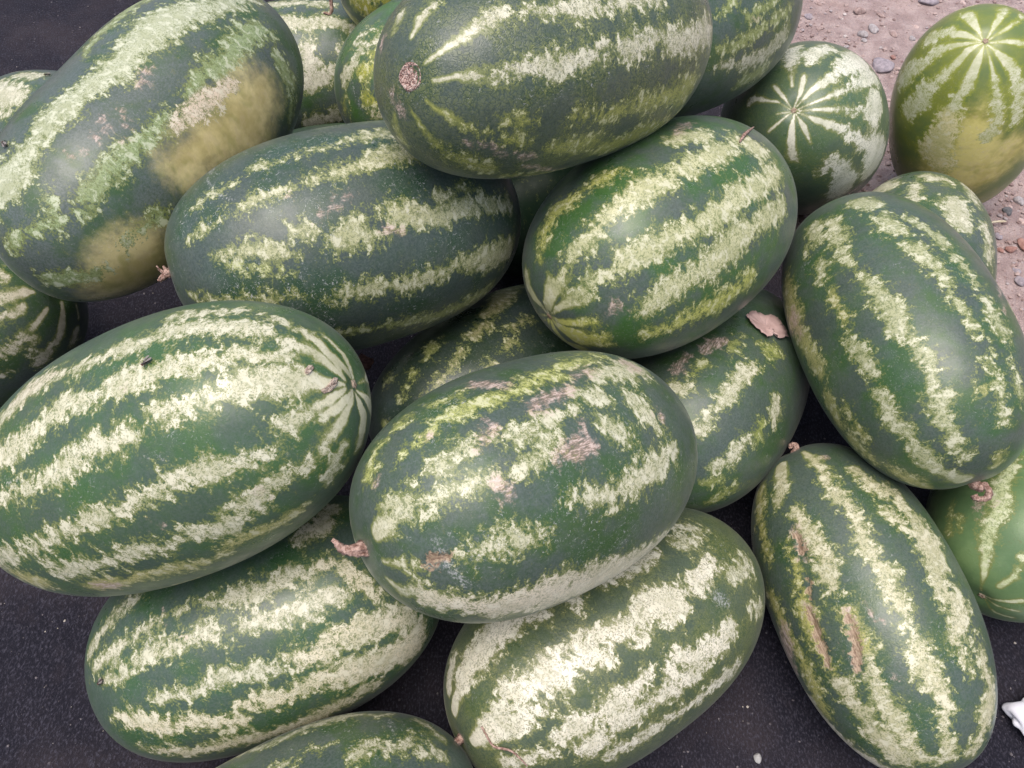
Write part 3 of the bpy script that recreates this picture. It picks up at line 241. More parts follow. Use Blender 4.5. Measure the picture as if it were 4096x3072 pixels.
"M16":{"c":[0.7701,1.1186,0.184],"B":[[-0.31762,0.02745,0.94782],[-0.00872,-0.99962,0.02602],[0.94818,0.0,0.31774]],"ab":[0.1887,0.1182],"n":2.15,"f":[0.49,0.798,-0.351],"pole":[0.9399,0.336,-0.0604],"s":[["l",[[18.1,-16.8,1.2],[8.8,-48.8,5.6],[12.3,-142.4,8.8]]],["l",[[18.2,-5.7,1.3],[10.9,36.2,4.9],[19.1,107.3,6.6]]],["l",[[19.6,-1.8,1.4],[19.0,40.0,3.5],[29.6,89.0,5.1]]],["l",[[21.8,-3.0,1.4],[25.9,22.2,3.3],[33.0,42.0,5.0]]],["l",[[19.6,-19.5,1.3],[17.3,-52.4,5.2],[23.2,-96.3,9.9],[34.0,-108.4,12.8]]],["l",[[20.5,-19.3,1.2],[23.4,-49.2,3.3],[24.3,-54.6,3.9],[29.3,-73.3,6.3],[31.1,-78.5,7.8],[38.3,-87.9,5.2]]],["l",[[21.4,-16.4,1.1],[26.8,-37.2,5.1],[35.0,-45.1,2.6]]],["l",[[23.1,-13.7,1.3],[31.8,-20.2,6.1],[39.8,-24.1,8.8],[47.2,-27.9,9.4],[53.9,-33.4,6.9]]],["l",[[23.3,-9.9,0.9],[33.3,-6.0,1.9],[44.0,-2.1,5.2]]],["l",[[23.0,-7.4,1.0],[33.2,8.5,5.8],[43.7,18.2,10.1],[54.6,23.0,7.0]]],["l",[[51.7,-62.3,14.5],[59.2,-64.8,18.0],[67.2,-72.5,15.6]]],["l",[[53.9,-0.9,6.2],[61.6,1.3,7.3],[65.0,2.3,9.3],[68.1,-0.7,10.8],[73.9,-5.4,11.9]]],["l",[[50.3,-94.8,12.9],[59.6,-99.8,15.2]]],["p",[[60.5,-34.7,14.6],[69.8,-35.4,24.7],[79.7,-39.9,24.5],[81.7,-40.8,27.2],[88.7,-33.4,19.8]]],["y",[[63.5,-16.3,15.0],[73.3,-14.3,21.5],[80.4,-12.9,30.1],[82.2,-16.1,37.3],[88.6,-25.2,37.1],[90.3,-27.4,39.0],[91.5,-17.6,41.3],[94.9,-4.3,43.6]]],["y",[[87.5,17.4,26.4]]],["l",[[50.6,-32.1,7.9],[58.8,-34.1,12.1]]],["l",[[42.4,-2.0,4.9],[49.0,-1.5,5.7],[55.5,-0.8,6.4]]],["l",[[27.9,-37.0,4.3],[35.8,-45.9,6.9],[40.9,-50.7,8.8],[43.5,-53.3,9.6],[51.4,-60.8,12.3]]],["l",[[30.6,-72.2,6.9],[38.9,-80.8,8.6],[44.0,-86.1,10.6],[47.8,-88.5,11.6],[58.2,-96.9,17.1]]],["l",[[42.6,17.1,8.2],[52.0,18.1,8.5],[56.8,19.2,9.5],[60.7,17.4,10.4],[69.0,14.9,10.8]]]]},
"M17":{"c":[-0.2804,0.2734,0.1322],"B":[[-0.93315,0.3382,-0.12184],[-0.33535,-0.94107,-0.04379],[-0.12947,0.0,0.99158]],"ab":[0.2045,0.1286],"n":2.35,"f":[-0.187,0.362,0.913],"s":[["l",[[37.6,96.6,7.2],[45.7,99.8,9.3],[51.5,104.1,8.8],[56.9,107.5,8.2],[63.5,106.1,6.0]]],["l",[[41.0,83.3,3.5],[49.7,84.8,7.8],[56.4,86.2,8.3],[62.2,87.7,5.5],[63.2,87.9,4.9],[67.8,88.6,4.3],[68.6,88.7,4.1],[73.1,89.0,3.4],[78.5,88.1,2.3]]],["l",[[46.3,73.0,1.4],[52.8,70.6,4.0],[54.0,71.6,5.3],[57.4,74.7,6.4],[59.7,74.6,6.5],[64.2,74.5,8.2],[65.5,74.6,8.2],[70.0,74.8,8.1],[71.0,74.8,8.0],[76.1,74.9,7.4],[81.2,75.6,9.1],[85.6,71.1,6.0]]],["l",[[88.5,64.9,2.7],[87.8,66.0,2.7]]],["l",[[83.3,88.0,4.2],[88.6,85.8,7.4],[90.1,85.2,8.4],[93.9,84.5,9.3],[96.9,84.0,10.1],[99.0,84.1,9.9],[103.8,84.4,9.4],[109.2,84.8,8.8],[110.7,85.0,8.2],[113.9,81.5,6.4]]],["l",[[92.4,70.5,4.8],[97.3,71.9,10.3],[102.8,69.9,10.3],[108.5,70.8,6.4]]],["l",[[110.5,69.5,8.8],[116.1,69.6,11.4],[117.4,69.6,11.9],[121.6,66.7,9.5]]],["l",[[110.5,62.5,6.4],[112.0,65.3,6.4]]],["l",[[62.6,54.6,3.0],[67.4,53.1,5.9],[73.3,51.8,7.3],[74.2,51.6,7.4],[78.4,52.6,7.8],[81.7,53.3,8.1],[83.4,53.0,8.1],[88.3,52.1,8.2],[92.5,50.0,8.4],[97.9,47.7,6.8]]],["l",[[52.5,53.5,2.4],[55.2,52.1,2.4]]],["p",[[102.4,51.0,4.9],[105.7,47.5,11.9],[110.5,46.0,13.9]]],["p",[[113.2,49.7,10.2],[118.8,48.9,13.8],[120.2,48.6,14.5],[124.7,46.3,13.9],[129.8,43.1,13.3],[130.9,42.2,13.3],[137.9,35.1,13.3]]],["p",[[85.1,38.0,9.7],[89.0,36.8,11.8],[90.4,35.6,11.7],[94.6,31.8,11.6],[95.4,32.1,10.8],[100.0,34.0,7.9],[101.1,34.1,8.7],[106.7,34.1,11.9],[112.0,30.9,16.0],[113.3,29.9,17.2],[117.3,26.4,17.4],[119.6,24.0,18.2],[123.0,22.3,18.8],[127.3,19.5,19.5],[129.2,18.1,20.2],[136.1,10.3,25.9]]],["p",[[46.7,50.9,4.4],[52.5,45.6,9.9],[54.0,44.1,11.5],[57.8,41.4,11.7],[61.2,38.4,12.2],[62.8,38.4,11.4],[68.3,37.7,11.4],[73.1,35.5,11.0],[76.4,33.7,10.8],[77.7,32.6,10.9],[82.1,29.0,11.6]]],["p",[[52.0,23.6,8.7],[57.8,20.1,7.7],[61.4,16.1,7.5],[63.0,16.3,7.4],[68.8,15.6,8.4],[73.1,14.3,9.5],[74.3,14.1,9.4],[79.8,12.7,9.5],[84.1,11.0,10.0],[85.1,10.8,9.9],[90.7,9.6,10.3],[96.1,7.9,10.9],[97.9,7.2,11.3],[101.8,8.2,10.4],[107.5,8.8,9.9],[108.3,8.8,9.9],[113.2,8.9,9.6],[118.8,7.6,10.1]]],["p",[[118.1,85.0,6.9],[121.0,85.2,5.2]]],["p",[[124.1,80.8,8.1],[127.0,70.9,8.8],[131.0,61.5,5.6]]],["p",[[113.6,104.0,7.5],[116.7,106.6,11.7],[120.0,109.7,16.5]]],["p",[[124.3,124.0,8.1],[120.8,118.6,7.1]]],["s",[[73.0,86.4,1.9]]],["s",[[76.5,75.9,2.8]]],["s",[[72.0,92.7,1.4]]],["w",[[66.8,81.4,3.8],[64.9,78.8,2.9]]],["w",[[68.5,97.0,1.8],[69.1,100.0,1.2]]]]},
"M18":{"c":[0.112,0.2575,0.126],"B":[[-0.82393,0.55931,0.09115],[-0.55592,-0.82896,0.0615],[0.10995,0.0,0.99394]],"ab":[0.2048,0.1233],"n":2.3,"f":[0.219,0.162,0.962],"s":[["p",[[31.3,152.6,13.4],[25.1,150.1,10.4]]],["p",[[16.7,130.3,7.9],[25.0,126.3,9.4]]],["p",[[32.5,124.2,15.1],[39.0,124.2,16.3],[45.6,120.5,17.4],[46.8,120.1,17.7],[51.4,118.9,18.7],[53.8,118.6,19.3],[56.9,117.0,15.2],[60.4,115.5,11.0],[61.9,113.5,9.4],[66.4,108.2,6.4]]],["p",[[76.7,105.3,9.3],[76.4,98.4,4.2]]],["p",[[86.9,104.5,5.1],[91.3,104.8,10.2],[93.1,104.7,10.0],[99.5,104.5,9.2],[105.6,102.4,5.1]]],["p",[[17.3,65.7,6.2],[28.8,72.9,12.6],[36.7,72.8,16.0],[40.7,72.3,17.8],[43.2,71.6,16.5],[48.9,69.7,13.3]]],["p",[[45.0,86.6,11.0],[50.4,83.2,13.4],[52.9,81.8,14.7],[55.6,81.2,14.2],[60.6,80.2,13.3]]],["p",[[60.4,86.9,10.9],[60.5,81.3,9.7],[60.6,75.8,8.5]]],["p",[[69.0,81.3,15.1],[71.6,77.6,11.7],[74.2,74.0,8.3]]],["p",[[74.7,81.9,13.6],[79.1,80.0,11.2],[81.7,78.8,10.0],[82.9,76.5,9.3],[85.7,70.7,6.4]]],["p",[[88.9,81.9,10.9],[94.2,80.2,16.4],[95.3,79.6,16.2],[101.8,76.3,14.3]]],["p",[[96.3,71.3,8.7],[99.6,71.5,7.9]]],["p",[[111.1,78.5,13.1],[115.6,79.8,10.8],[120.5,81.3,8.4]]],["p",[[50.3,50.2,6.7],[56.0,51.9,10.1],[57.3,52.2,10.8],[61.5,51.9,10.8],[64.6,51.6,11.0],[67.0,52.0,11.1],[72.4,52.5,11.3],[77.7,54.6,9.8],[78.5,54.9,9.5],[83.3,55.8,5.2]]],["p",[[67.9,43.6,10.3],[73.8,42.0,10.6]]],["p",[[30.0,39.0,6.4],[36.8,42.0,5.9],[39.8,42.5,5.9],[42.4,42.1,5.9],[47.5,40.8,5.8]]],["p",[[56.8,35.9,11.6],[61.9,37.6,11.5]]],["p",[[88.8,50.9,9.9],[92.9,54.4,10.3],[94.0,52.9,8.9],[98.4,46.8,10.8],[100.0,46.7,13.3],[106.9,46.0,13.8],[113.4,48.3,8.5]]],["p",[[81.2,43.2,5.9],[85.9,42.1,8.5],[89.6,41.1,10.7],[90.8,41.0,10.1],[95.7,40.5,6.8]]],["p",[[65.6,23.8,5.4],[70.7,25.4,5.4],[76.1,26.0,5.5],[79.0,26.0,5.6],[81.6,26.0,5.3],[87.3,25.6,5.0],[93.4,24.5,4.7],[99.2,25.1,4.8],[105.3,25.1,5.3],[112.2,23.4,6.3]]],["l",[[126.0,46.3,6.2],[133.1,37.5,5.3]]],["l",[[125.9,69.3,7.7],[137.1,66.6,7.3]]],["l",[[116.2,100.7,6.7],[121.4,99.2,7.0]]],["l",[[119.8,112.3,5.7],[123.7,107.7,6.3],[128.1,103.4,7.2]]],["d",[[75.0,80.0,1.6],[75.8,76.6,1.6]]],["d",[[41.1,75.5,2.7]]],["d",[[51.5,72.8,3.7],[49.8,74.5,2.9]]],["d",[[63.0,46.7,5.0]]],["w",[[114.6,65.9,8.4],[116.3,60.4,5.3]]]]},
"M19":{"c":[0.4259,0.3098,0.1127],"B":[[-0.22844,-0.97345,0.01456],[0.97148,-0.22891,-0.06193],[0.06361,0.0,0.99797]],"ab":[0.1998,0.1117],"n":2.25,"f":[-0.075,0.454,0.888],"pole":[0.9525,0.2001,0.2294],"s":[["l",[[35.5,40.1,8.1],[46.9,40.8,9.5],[54.1,35.5,8.2]]],["l",[[60.1,45.4,9.9],[66.3,47.5,9.7],[72.9,49.9,11.8],[78.7,52.0,11.6],[79.9,52.4,11.4],[84.2,50.0,12.2],[85.5,49.3,12.7],[89.7,49.8,9.2]]],["l",[[31.4,68.7,3.1],[42.5,73.3,7.6],[45.1,73.1,6.8],[51.3,72.8,7.6],[54.9,73.4,8.3],[58.7,74.1,9.0],[62.4,76.1,9.8],[65.5,77.8,10.0],[69.3,77.5,8.9],[71.8,77.4,8.2],[76.0,76.7,9.4],[78.9,76.3,10.3],[82.4,76.4,9.6],[84.5,76.4,9.3],[88.2,78.3,10.2],[89.7,79.1,10.2],[94.1,77.6,9.0],[99.9,77.7,11.0],[105.6,77.7,7.6]]],["l",[[112.4,78.0,11.8],[117.9,78.4,13.9],[123.4,80.2,14.0],[129.3,82.0,11.9],[135.6,78.3,10.5],[143.4,77.1,8.7],[144.8,77.0,8.5],[153.7,73.7,7.8]]],["l",[[52.3,98.2,6.9],[59.4,99.9,11.7],[60.7,100.4,13.0],[63.2,109.0,13.0],[69.3,111.0,11.0],[70.9,111.6,10.6],[75.0,113.9,12.1],[78.0,115.9,13.6],[80.7,115.2,20.0],[82.4,115.0,24.0],[86.8,112.5,21.2],[88.6,111.8,19.7],[92.8,107.7,13.6],[94.3,106.3,12.7],[98.3,106.6,14.0],[99.5,106.7,13.8],[102.4,114.3,17.4],[107.7,109.4,16.8],[108.5,108.5,16.0],[112.8,102.7,11.9],[112.8,119.1,4.6]]],["l",[[118.4,102.8,6.0],[122.9,104.4,5.1]]],["l",[[72.4,98.3,7.9],[75.7,101.8,9.9]]],["l",[[117.9,120.6,11.0],[124.0,120.0,9.3],[129.5,125.2,13.9],[137.2,121.3,18.0],[144.1,113.1,10.7],[145.2,112.1,10.0],[153.2,109.6,10.3]]],["l",[[116.3,28.5,14.3],[121.8,28.0,12.1],[126.7,31.6,12.6],[132.6,29.2,16.3],[139.1,29.8,17.4],[146.7,27.8,16.1]]],["l",[[109.6,52.2,6.0],[115.2,50.3,8.5],[121.0,48.2,8.7],[121.9,47.8,9.0],[126.8,47.9,10.9],[128.2,47.8,11.4],[133.2,47.6,11.5],[135.1,47.4,11.7],[140.4,47.2,11.9],[142.5,47.0,12.2],[149.3,46.1,10.4]]],["o",[[71.1,31.8,3.7],[77.6,33.1,5.8],[79.4,33.4,6.4],[83.7,31.7,8.3],[85.9,30.8,9.3],[89.5,28.3,10.8],[92.0,26.6,12.0],[95.4,26.5,12.6],[100.0,26.2,13.4],[101.1,26.1,12.7],[106.8,25.8,9.3],[112.2,27.5,7.2]]],["o",[[96.7,51.4,6.7],[101.0,51.7,7.9],[104.5,51.9,8.9],[105.3,52.0,8.4],[109.6,52.2,6.2]]],["o",[[44.3,12.1,13.4],[51.9,10.7,14.9],[55.0,9.1,16.4],[59.0,11.3,11.8],[64.8,13.3,8.4],[71.8,13.9,5.7]]],["o",[[84.2,1.7,11.7],[90.7,2.2,13.5],[96.9,3.8,11.0],[100.2,4.3,9.8],[103.0,5.1,10.8],[107.9,5.7,12.8],[108.9,5.3,12.9],[113.9,2.9,14.2],[120.6,-4.9,13.7]]],["p",[[118.7,-22.0,19.6],[124.8,-22.3,21.5],[127.5,-22.5,22.3],[130.9,-22.6,22.3],[135.1,-22.6,22.3],[137.3,-19.9,21.6],[143.6,-11.8,19.4]]],["b",[[92.7,30.6,2.0],[98.6,29.0,4.5],[104.3,27.8,4.3],[109.9,25.6,1.2]]],["b",[[98.6,51.0,2.7],[103.0,50.8,3.7],[107.4,46.3,4.7],[108.3,45.9,4.5],[113.3,43.6,2.3]]],["b",[[69.4,41.0,3.1],[75.2,40.5,4.4]]],["b",[[83.1,37.8,2.1],[86.9,35.7,1.7],[90.6,33.5,1.4]]],["s",[[93.0,2.7,10.6],[97.9,-3.3,17.0],[102.5,-14.7,19.4]]],["s",[[105.0,44.0,3.3]]],["s",[[98.1,63.1,2.7],[101.1,65.3,2.6]]],["s",[[118.2,60.2,3.2]]],["s",[[41.8,83.5,3.0]]],["d",[[120.5,38.4,6.7],[122.4,37.4,4.8]]],["d",[[130.3,36.2,5.0]]],["s",[[91.3,30.5,5.6],[96.1,29.5,7.4],[99.1,28.8,8.5],[100.8,28.4,7.9],[105.3,27.3,6.2],[109.9,25.6,4.4]]],["s",[[96.7,51.4,5.6],[102.4,50.9,7.5],[107.8,47.6,6.1],[113.3,43.6,4.4]]],["s",[[66.4,41.5,5.2],[71.6,40.9,5.8],[76.6,40.2,6.4]]],["b",[[92.6,30.0,2.5],[96.8,29.4,4.7],[99.8,28.9,6.2],[101.0,28.8,6.0],[105.0,28.5,5.1]]],["b",[[99.1,50.6,3.3],[103.5,50.1,4.8],[108.6,46.0,5.4]]]]},
"M20":{"c":[0.7096,0.4501,0.1246],"B":[[-0.75767,0.65246,-0.01549],[-0.65232,-0.75783,-0.01333],[-0.02044,0.0,0.99979]],"ab":[0.2089,0.1245],"n":2.25,"f":[0.454,-0.114,0.884],"pole":[0.994,0.0977,0.0492],"s":[["l",[[65.1,125.3,10.2],[57.8,123.4,11.7],[51.1,120.5,12.6],[46.5,116.3,12.3],[43.8,116.4,10.0],[41.7,116.7,7.7],[36.3,114.5,8.9],[33.3,113.2,9.8],[28.3,109.2,7.4],[19.4,98.8,3.6],[8.1,68.9,0.9]]],["l",[[35.9,85.6,2.3],[28.7,74.8,4.1],[19.3,70.6,3.4]]],["l",[[6.3,31.4,1.0],[16.0,38.5,2.1],[24.7,40.6,3.9]]],["l",[[7.6,24.1,0.8],[14.3,17.5,1.8],[15.8,18.6,1.8],[23.6,18.2,2.0]]],["l",[[7.8,15.4,0.8],[16.5,-13.2,2.0],[23.5,-6.5,3.3]]],["o",[[43.3,152.1,3.8],[38.1,151.1,3.1],[32.8,151.2,2.6]]],["o",[[38.9,142.6,2.6],[34.3,141.0,1.8]]],["s",[[45.7,130.9,4.5],[41.8,127.1,2.3]]],["s",[[47.4,121.8,3.3]]],["s",[[27.4,112.1,0.8]]]]},
"M21":{"c":[-0.2207,0.0154,0.1317],"B":[[-0.88626,0.463,-0.01355],[-0.46295,-0.88636,-0.00708],[-0.01528,0.0,0.99988]],"ab":[0.2091,0.1316],"n":2.25,"f":[-0.137,0.124,0.983],"s":[["l",[[83.9,164.0,10.9],[88.3,164.5,7.8],[95.2,153.9,7.6],[98.6,151.4,7.5],[100.4,151.0,7.9],[105.4,150.6,9.0],[110.4,151.9,10.1],[111.7,152.5,10.4],[115.5,153.0,10.4],[120.5,156.1,10.4],[126.4,152.1,8.9],[132.4,152.1,7.5]]],["l",[[111.1,129.2,5.1],[115.2,128.7,4.1]]],["l",[[102.1,129.1,5.7],[106.9,127.1,4.8]]],["l",[[120.9,118.6,7.3],[125.9,121.8,7.7],[126.7,122.4,8.0],[130.4,117.2,5.2],[131.4,115.9,4.5],[136.2,118.5,8.1],[138.1,119.8,11.0],[141.0,113.1,9.4]]],["l",[[142.7,115.5,8.8],[148.7,111.6,5.8]]],["l",[[146.9,150.0,7.5],[149.4,140.0,5.9],[152.1,132.1,5.3]]],["w",[[133.5,144.0,2.8],[133.9,132.3,2.5],[132.5,123.5,1.8]]]]},
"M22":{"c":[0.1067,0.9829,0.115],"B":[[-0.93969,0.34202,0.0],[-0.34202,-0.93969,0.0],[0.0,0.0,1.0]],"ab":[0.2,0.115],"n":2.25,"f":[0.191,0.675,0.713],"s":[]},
"M23":{"c":[-0.3,1.0,0.113],"B":[[0.98877,-0.14944,0.0],[0.14944,0.98877,-0.0],[0.0,0.0,1.0]],"ab":[0.19,0.113],"n":2.25,"f":[0.063,-0.739,0.671],"s":[]}}''')
EXTRA = json.loads(r'''{"flies":[["M8",[-0.3025,0.374,0.5148]],["M17",[-0.4245,0.191,0.2023]],["M1",[-0.5352,0.6706,0.4936]],["M2",[-0.7662,1.1402,0.243]]],"leaf":[[0.3011,0.6355,0.2427],[0.3097,0.6449,0.2391],[0.3169,0.6478,0.2371],[0.3289,0.6415,0.235],[0.3394,0.6465,0.2303],[0.3483,0.6441,0.2267],[0.3509,0.6351,0.2264],[0.3563,0.6267,0.2237],[0.3573,0.6143,0.2229],[0.3396,0.6067,0.2333],[0.3355,0.6181,0.235],[0.3323,0.6184,0.2364],[0.3339,0.611,0.236],[0.3313,0.6062,0.2373],[0.3223,0.6014,0.2411],[0.3179,0.6073,0.2425],[0.3132,0.6116,0.2436],[0.3054,0.6211,0.2446],[0.3042,0.6283,0.2435]],"flake1":[[-0.1637,0.3662,0.4847],[-0.1625,0.3688,0.4843],[-0.1601,0.3724,0.4823],[-0.1579,0.3781,0.4807],[-0.1558,0.3843,0.4785],[-0.1538,0.385,0.4756],[-0.1536,0.3819,0.475],[-0.1547,0.3772,0.4762],[-0.156,0.3727,0.477],[-0.1583,0.3686,0.4791],[-0.1613,0.3653,0.4819]],"flake2":[[-0.1758,0.3766,0.4981],[-0.1752,0.3812,0.4982],[-0.1736,0.3846,0.4972],[-0.1711,0.3863,0.4952],[-0.1696,0.3853,0.4939],[-0.1705,0.3814,0.4944],[-0.1722,0.3768,0.4955],[-0.1743,0.3752,0.4968]],"tendril":[[-0.03,0.1479,0.2052],[-0.026,0.1416,0.2033],[-0.0205,0.1335,0.1994],[-0.0157,0.1299,0.199],[-0.0047,0.1273,0.2023],[0.0016,0.1245,0.2016],[0.0078,0.1194,0.1974],[0.0141,0.1138,0.1912]],"twig2":[[0.2923,0.7844,0.4243],[0.2737,0.7483,0.4475],[0.2652,0.7338,0.4536],[0.2569,0.7171,0.4585]],"stem":{"M13":[[0.5235,0.3965,0.2393],[0.525,0.3921,0.2459],[0.5303,0.3921,0.2493],[0.5339,0.3864,0.2489],[0.533,0.3806,0.2454],[0.5283,0.379,0.2416],[0.5226,0.3811,0.239],[0.5211,0.3849,0.2399]],"M10":[[-0.1326,0.2571,0.3962],[-0.1344,0.2564,0.4006],[-0.1419,0.2553,0.4017],[-0.147,0.2564,0.4032],[-0.1522,0.2608,0.4059],[-0.1558,0.2629,0.4075]],"M5":[[-0.3715,0.5718,0.403],[-0.3719,0.568,0.4057],[-0.3749,0.5653,0.405],[-0.3787,0.5613,0.4037],[-0.3816,0.5602,0.4044]],"M5b":[[-0.3715,0.5718,0.403],[-0.3714,0.5674,0.4077],[-0.373,0.5694,0.4105],[-0.375,0.572,0.4139]],"M4b":[[-0.2862,1.2437,0.3294],[-0.2943,1.2307,0.3306],[-0.2945,1.2251,0.321],[-0.2948,1.2194,0.3114],[-0.2984,1.216,0.3069],[-0.3036,1.2154,0.308],[-0.3081,1.2153,0.3095]],"M19":[[0.36,0.4908,0.151],[0.3667,0.491,0.1586],[0.3631,0.4939,0.1588],[0.3594,0.4931,0.1569],[0.3606,0.4902,0.1558]]},"dryleaf":[[-0.1716,0.5931,0.1811]],"stones":[[0.821,1.658,0.0107,0.0171,"grey"],[0.862,1.64,0.008,0.0135,"brown"],[0.791,1.635,0.012,0.0112,"grey"],[0.806,1.728,0.0158,0.0107,"brown"],[0.683,1.707,0.0102,0.0117,"blue"],[0.789,1.614,0.0066,0.0067,"grey"],[0.9,1.624,0.0073,0.0085,"grey"],[0.852,1.711,0.0068,0.0085,"brown"],[0.745,1.593,0.0059,0.0055,"grey"],[0.72,1.762,0.0069,0.0121,"brown"],[0.98,1.77,0.025,0.0088,"blue"],[0.804,1.52,0.0283,0.0249,"blue"],[0.835,1.548,0.0058,0.0074,"red"],[0.925,1.674,0.0061,0.0069,"pink"],[1.058,1.764,0.0069,0.0097,"pink"],[0.956,1.106,0.0094,0.0112,"grey"],[0.923,1.076,0.0098,0.0103,"dark"],[0.923,0.992,0.0095,0.0179,"red"],[0.891,0.933,0.0074,0.0086,"blue"],[0.886,1.015,0.0072,0.0092,"blue"],[0.88,0.983,0.0066,0.0064,"red"],[0.898,0.983,0.0109,0.0077,"red"],[0.888,0.907,0.011,0.012,"blue"],[0.935,1.092,0.004,0.0056,"pink"],[0.926,1.095,0.004,0.0056,"brown"],[0.944,1.054,0.0058,0.0094,"pink"]],"straw":[[0.8734,1.0379,0.012],[0.8885,1.0401,0.012],[0.9031,1.0406,0.012]],"pebble":[0.296,0.1464,0.0],"tissue":[0.6258,0.1751,0.0]}''')

def V3(*a): return np.array(a, dtype=float)

# look of each fruit: dark rind, fringe, stripe colours, net = cracked cells in the dark, bloom = waxy grey film, jag = ragged stripe edge
GREEN = dict(dark=(0.032, 0.056, 0.040), dark2=(0.040, 0.088, 0.032), fringe=(0.175, 0.20, 0.062), pale=(0.531, 0.512, 0.382), cream=(0.70, 0.635, 0.49), olive=(0.40, 0.43, 0.15),
             net=0.12, bloom=0.45, jag=1.0, pear=0.0, scratch=0.35, spotc=(0.42, 0.30, 0.07))
LOOK = {
    'M1': dict(turn=1.0, grow=-0.0012, pale=(0.442, 0.464, 0.318), bright=(0.64, 0.65, 0.52), bloom=0.75, olive=(0.28, 0.35, 0.17), waist=0.05, spotc=(0.50, 0.41, 0.165), jag=1.2, cream=(0.68, 0.56, 0.44)),
    'M2': dict(bloom=0.9),
    'M3': dict(cream=(0.60, 0.55, 0.42), net=0.2),
    'M4': dict(bloom=0.7, cream=(0.55, 0.52, 0.42)),
    'M4b': dict(olive=(0.34, 0.32, 0.05), dark2=(0.05, 0.10, 0.02)),
    'M4c': dict(turn=1.0, olive=(0.38, 0.38, 0.06), dark2=(0.05, 0.12, 0.03)),
    'M5': dict(grow=-0.0008, dark=(0.025, 0.045, 0.038), dark2=(0.028, 0.064, 0.036), pale=(0.442, 0.437, 0.260), bloom=0.42, scratch=0.9, net=0.15),
    'M6': dict(hair=0.7, dark=(0.028, 0.050, 0.036), dark2=(0.036, 0.064, 0.038), net=0.75, bloom=0.35, scratch=0.6, olive=(0.36, 0.37, 0.10)),
    'M7': dict(dark=(0.020, 0.052, 0.034), bloom=0.6, olive=(0.30, 0.35, 0.13)),
    'M8': dict(grow=0.0004, dark=(0.034, 0.074, 0.040), dark2=(0.044, 0.105, 0.036), pale=(0.602, 0.578, 0.420), bloom=0.35, scratch=0.4, olive=(0.50, 0.46, 0.19)),
    'M9': dict(dark2=(0.040, 0.102, 0.028), pale=(0.505, 0.499, 0.298), olive=(0.50, 0.50, 0.14), bloom=0.5),
    'M10': dict(grow=0.0014, dark=(0.032, 0.060, 0.040), bloom=0.5, pale=(0.549, 0.534, 0.373), olive=(0.46, 0.48, 0.17), scratch=0.7),
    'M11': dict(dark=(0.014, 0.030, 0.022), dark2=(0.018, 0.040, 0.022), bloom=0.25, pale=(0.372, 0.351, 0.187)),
    'M12': dict(bloom=0.45, olive=(0.30, 0.33, 0.10)),
    'M13': dict(dark2=(0.038, 0.092, 0.030), pale=(0.442, 0.447, 0.280), olive=(0.42, 0.40, 0.16), bloom=0.45),
    'M14': dict(bloom=0.6),
    'M15': dict(dark=(0.040, 0.085, 0.042), dark2=(0.070, 0.125, 0.060), grow=0.0028, cream=(0.70, 0.69, 0.58), net=0.5, jag=0.8, bloom=0.3),
    'M16': dict(dark=(0.120, 0.175, 0.042), dark2=(0.190, 0.220, 0.040), grow=0.0022, hair=0.25, pale=(0.513, 0.525, 0.346), cream=(0.64, 0.58, 0.32), fringe=(0.24, 0.27, 0.035), bloom=0.15, jag=0.75, spotc=(0.47, 0.40, 0.10)),
    'M17': dict(grow=0.0018, turn=0.7, dark=(0.026, 0.060, 0.036), dark2=(0.036, 0.088, 0.036), cream=(0.66, 0.60, 0.44), bloom=0.4, pale=(0.549, 0.525, 0.392)),
    'M18': dict(hair=0.7, grow=0.0036, dark=(0.040, 0.066, 0.032), dark2=(0.055, 0.086, 0.034), fringe=(0.19, 0.20, 0.070), cream=(0.70, 0.655, 0.53), net=0.7, bloom=0.25, jag=0.95),
    'M19': dict(dark=(0.028, 0.054, 0.038), dark2=(0.034, 0.078, 0.034), pale=(0.531, 0.499, 0.335), net=0.3, bloom=0.45, scratch=0.5, olive=(0.44, 0.42, 0.14)),
    'M20': dict(dark=(0.090, 0.165, 0.062), dark2=(0.135, 0.215, 0.090), pale=(0.506, 0.552, 0.321), bloom=0.1, jag=0.7, net=0.0, scratch=0.1),
    'M21': dict(dark=(0.020, 0.050, 0.034), bloom=0.55, scratch=0.7),
    'M23': dict(sheen=0.0, dark=(0.014, 0.034, 0.020), bloom=0.2, pale=(0.310, 0.298, 0.131)),  # unseen melon, added to block back light from the gap by M1
    'M22': dict(sheen=0.0, spec=0.08, scratch=0.0, net=0.0, dark=(0.010, 0.020, 0.013), dark2=(0.012, 0.026, 0.015), bloom=0.05, pale=(0.310, 0.298, 0.131)),  # deep shade of the gap is painted into this near-black rind
}
TOP = 'watermelons heaped on the black ground sheet'
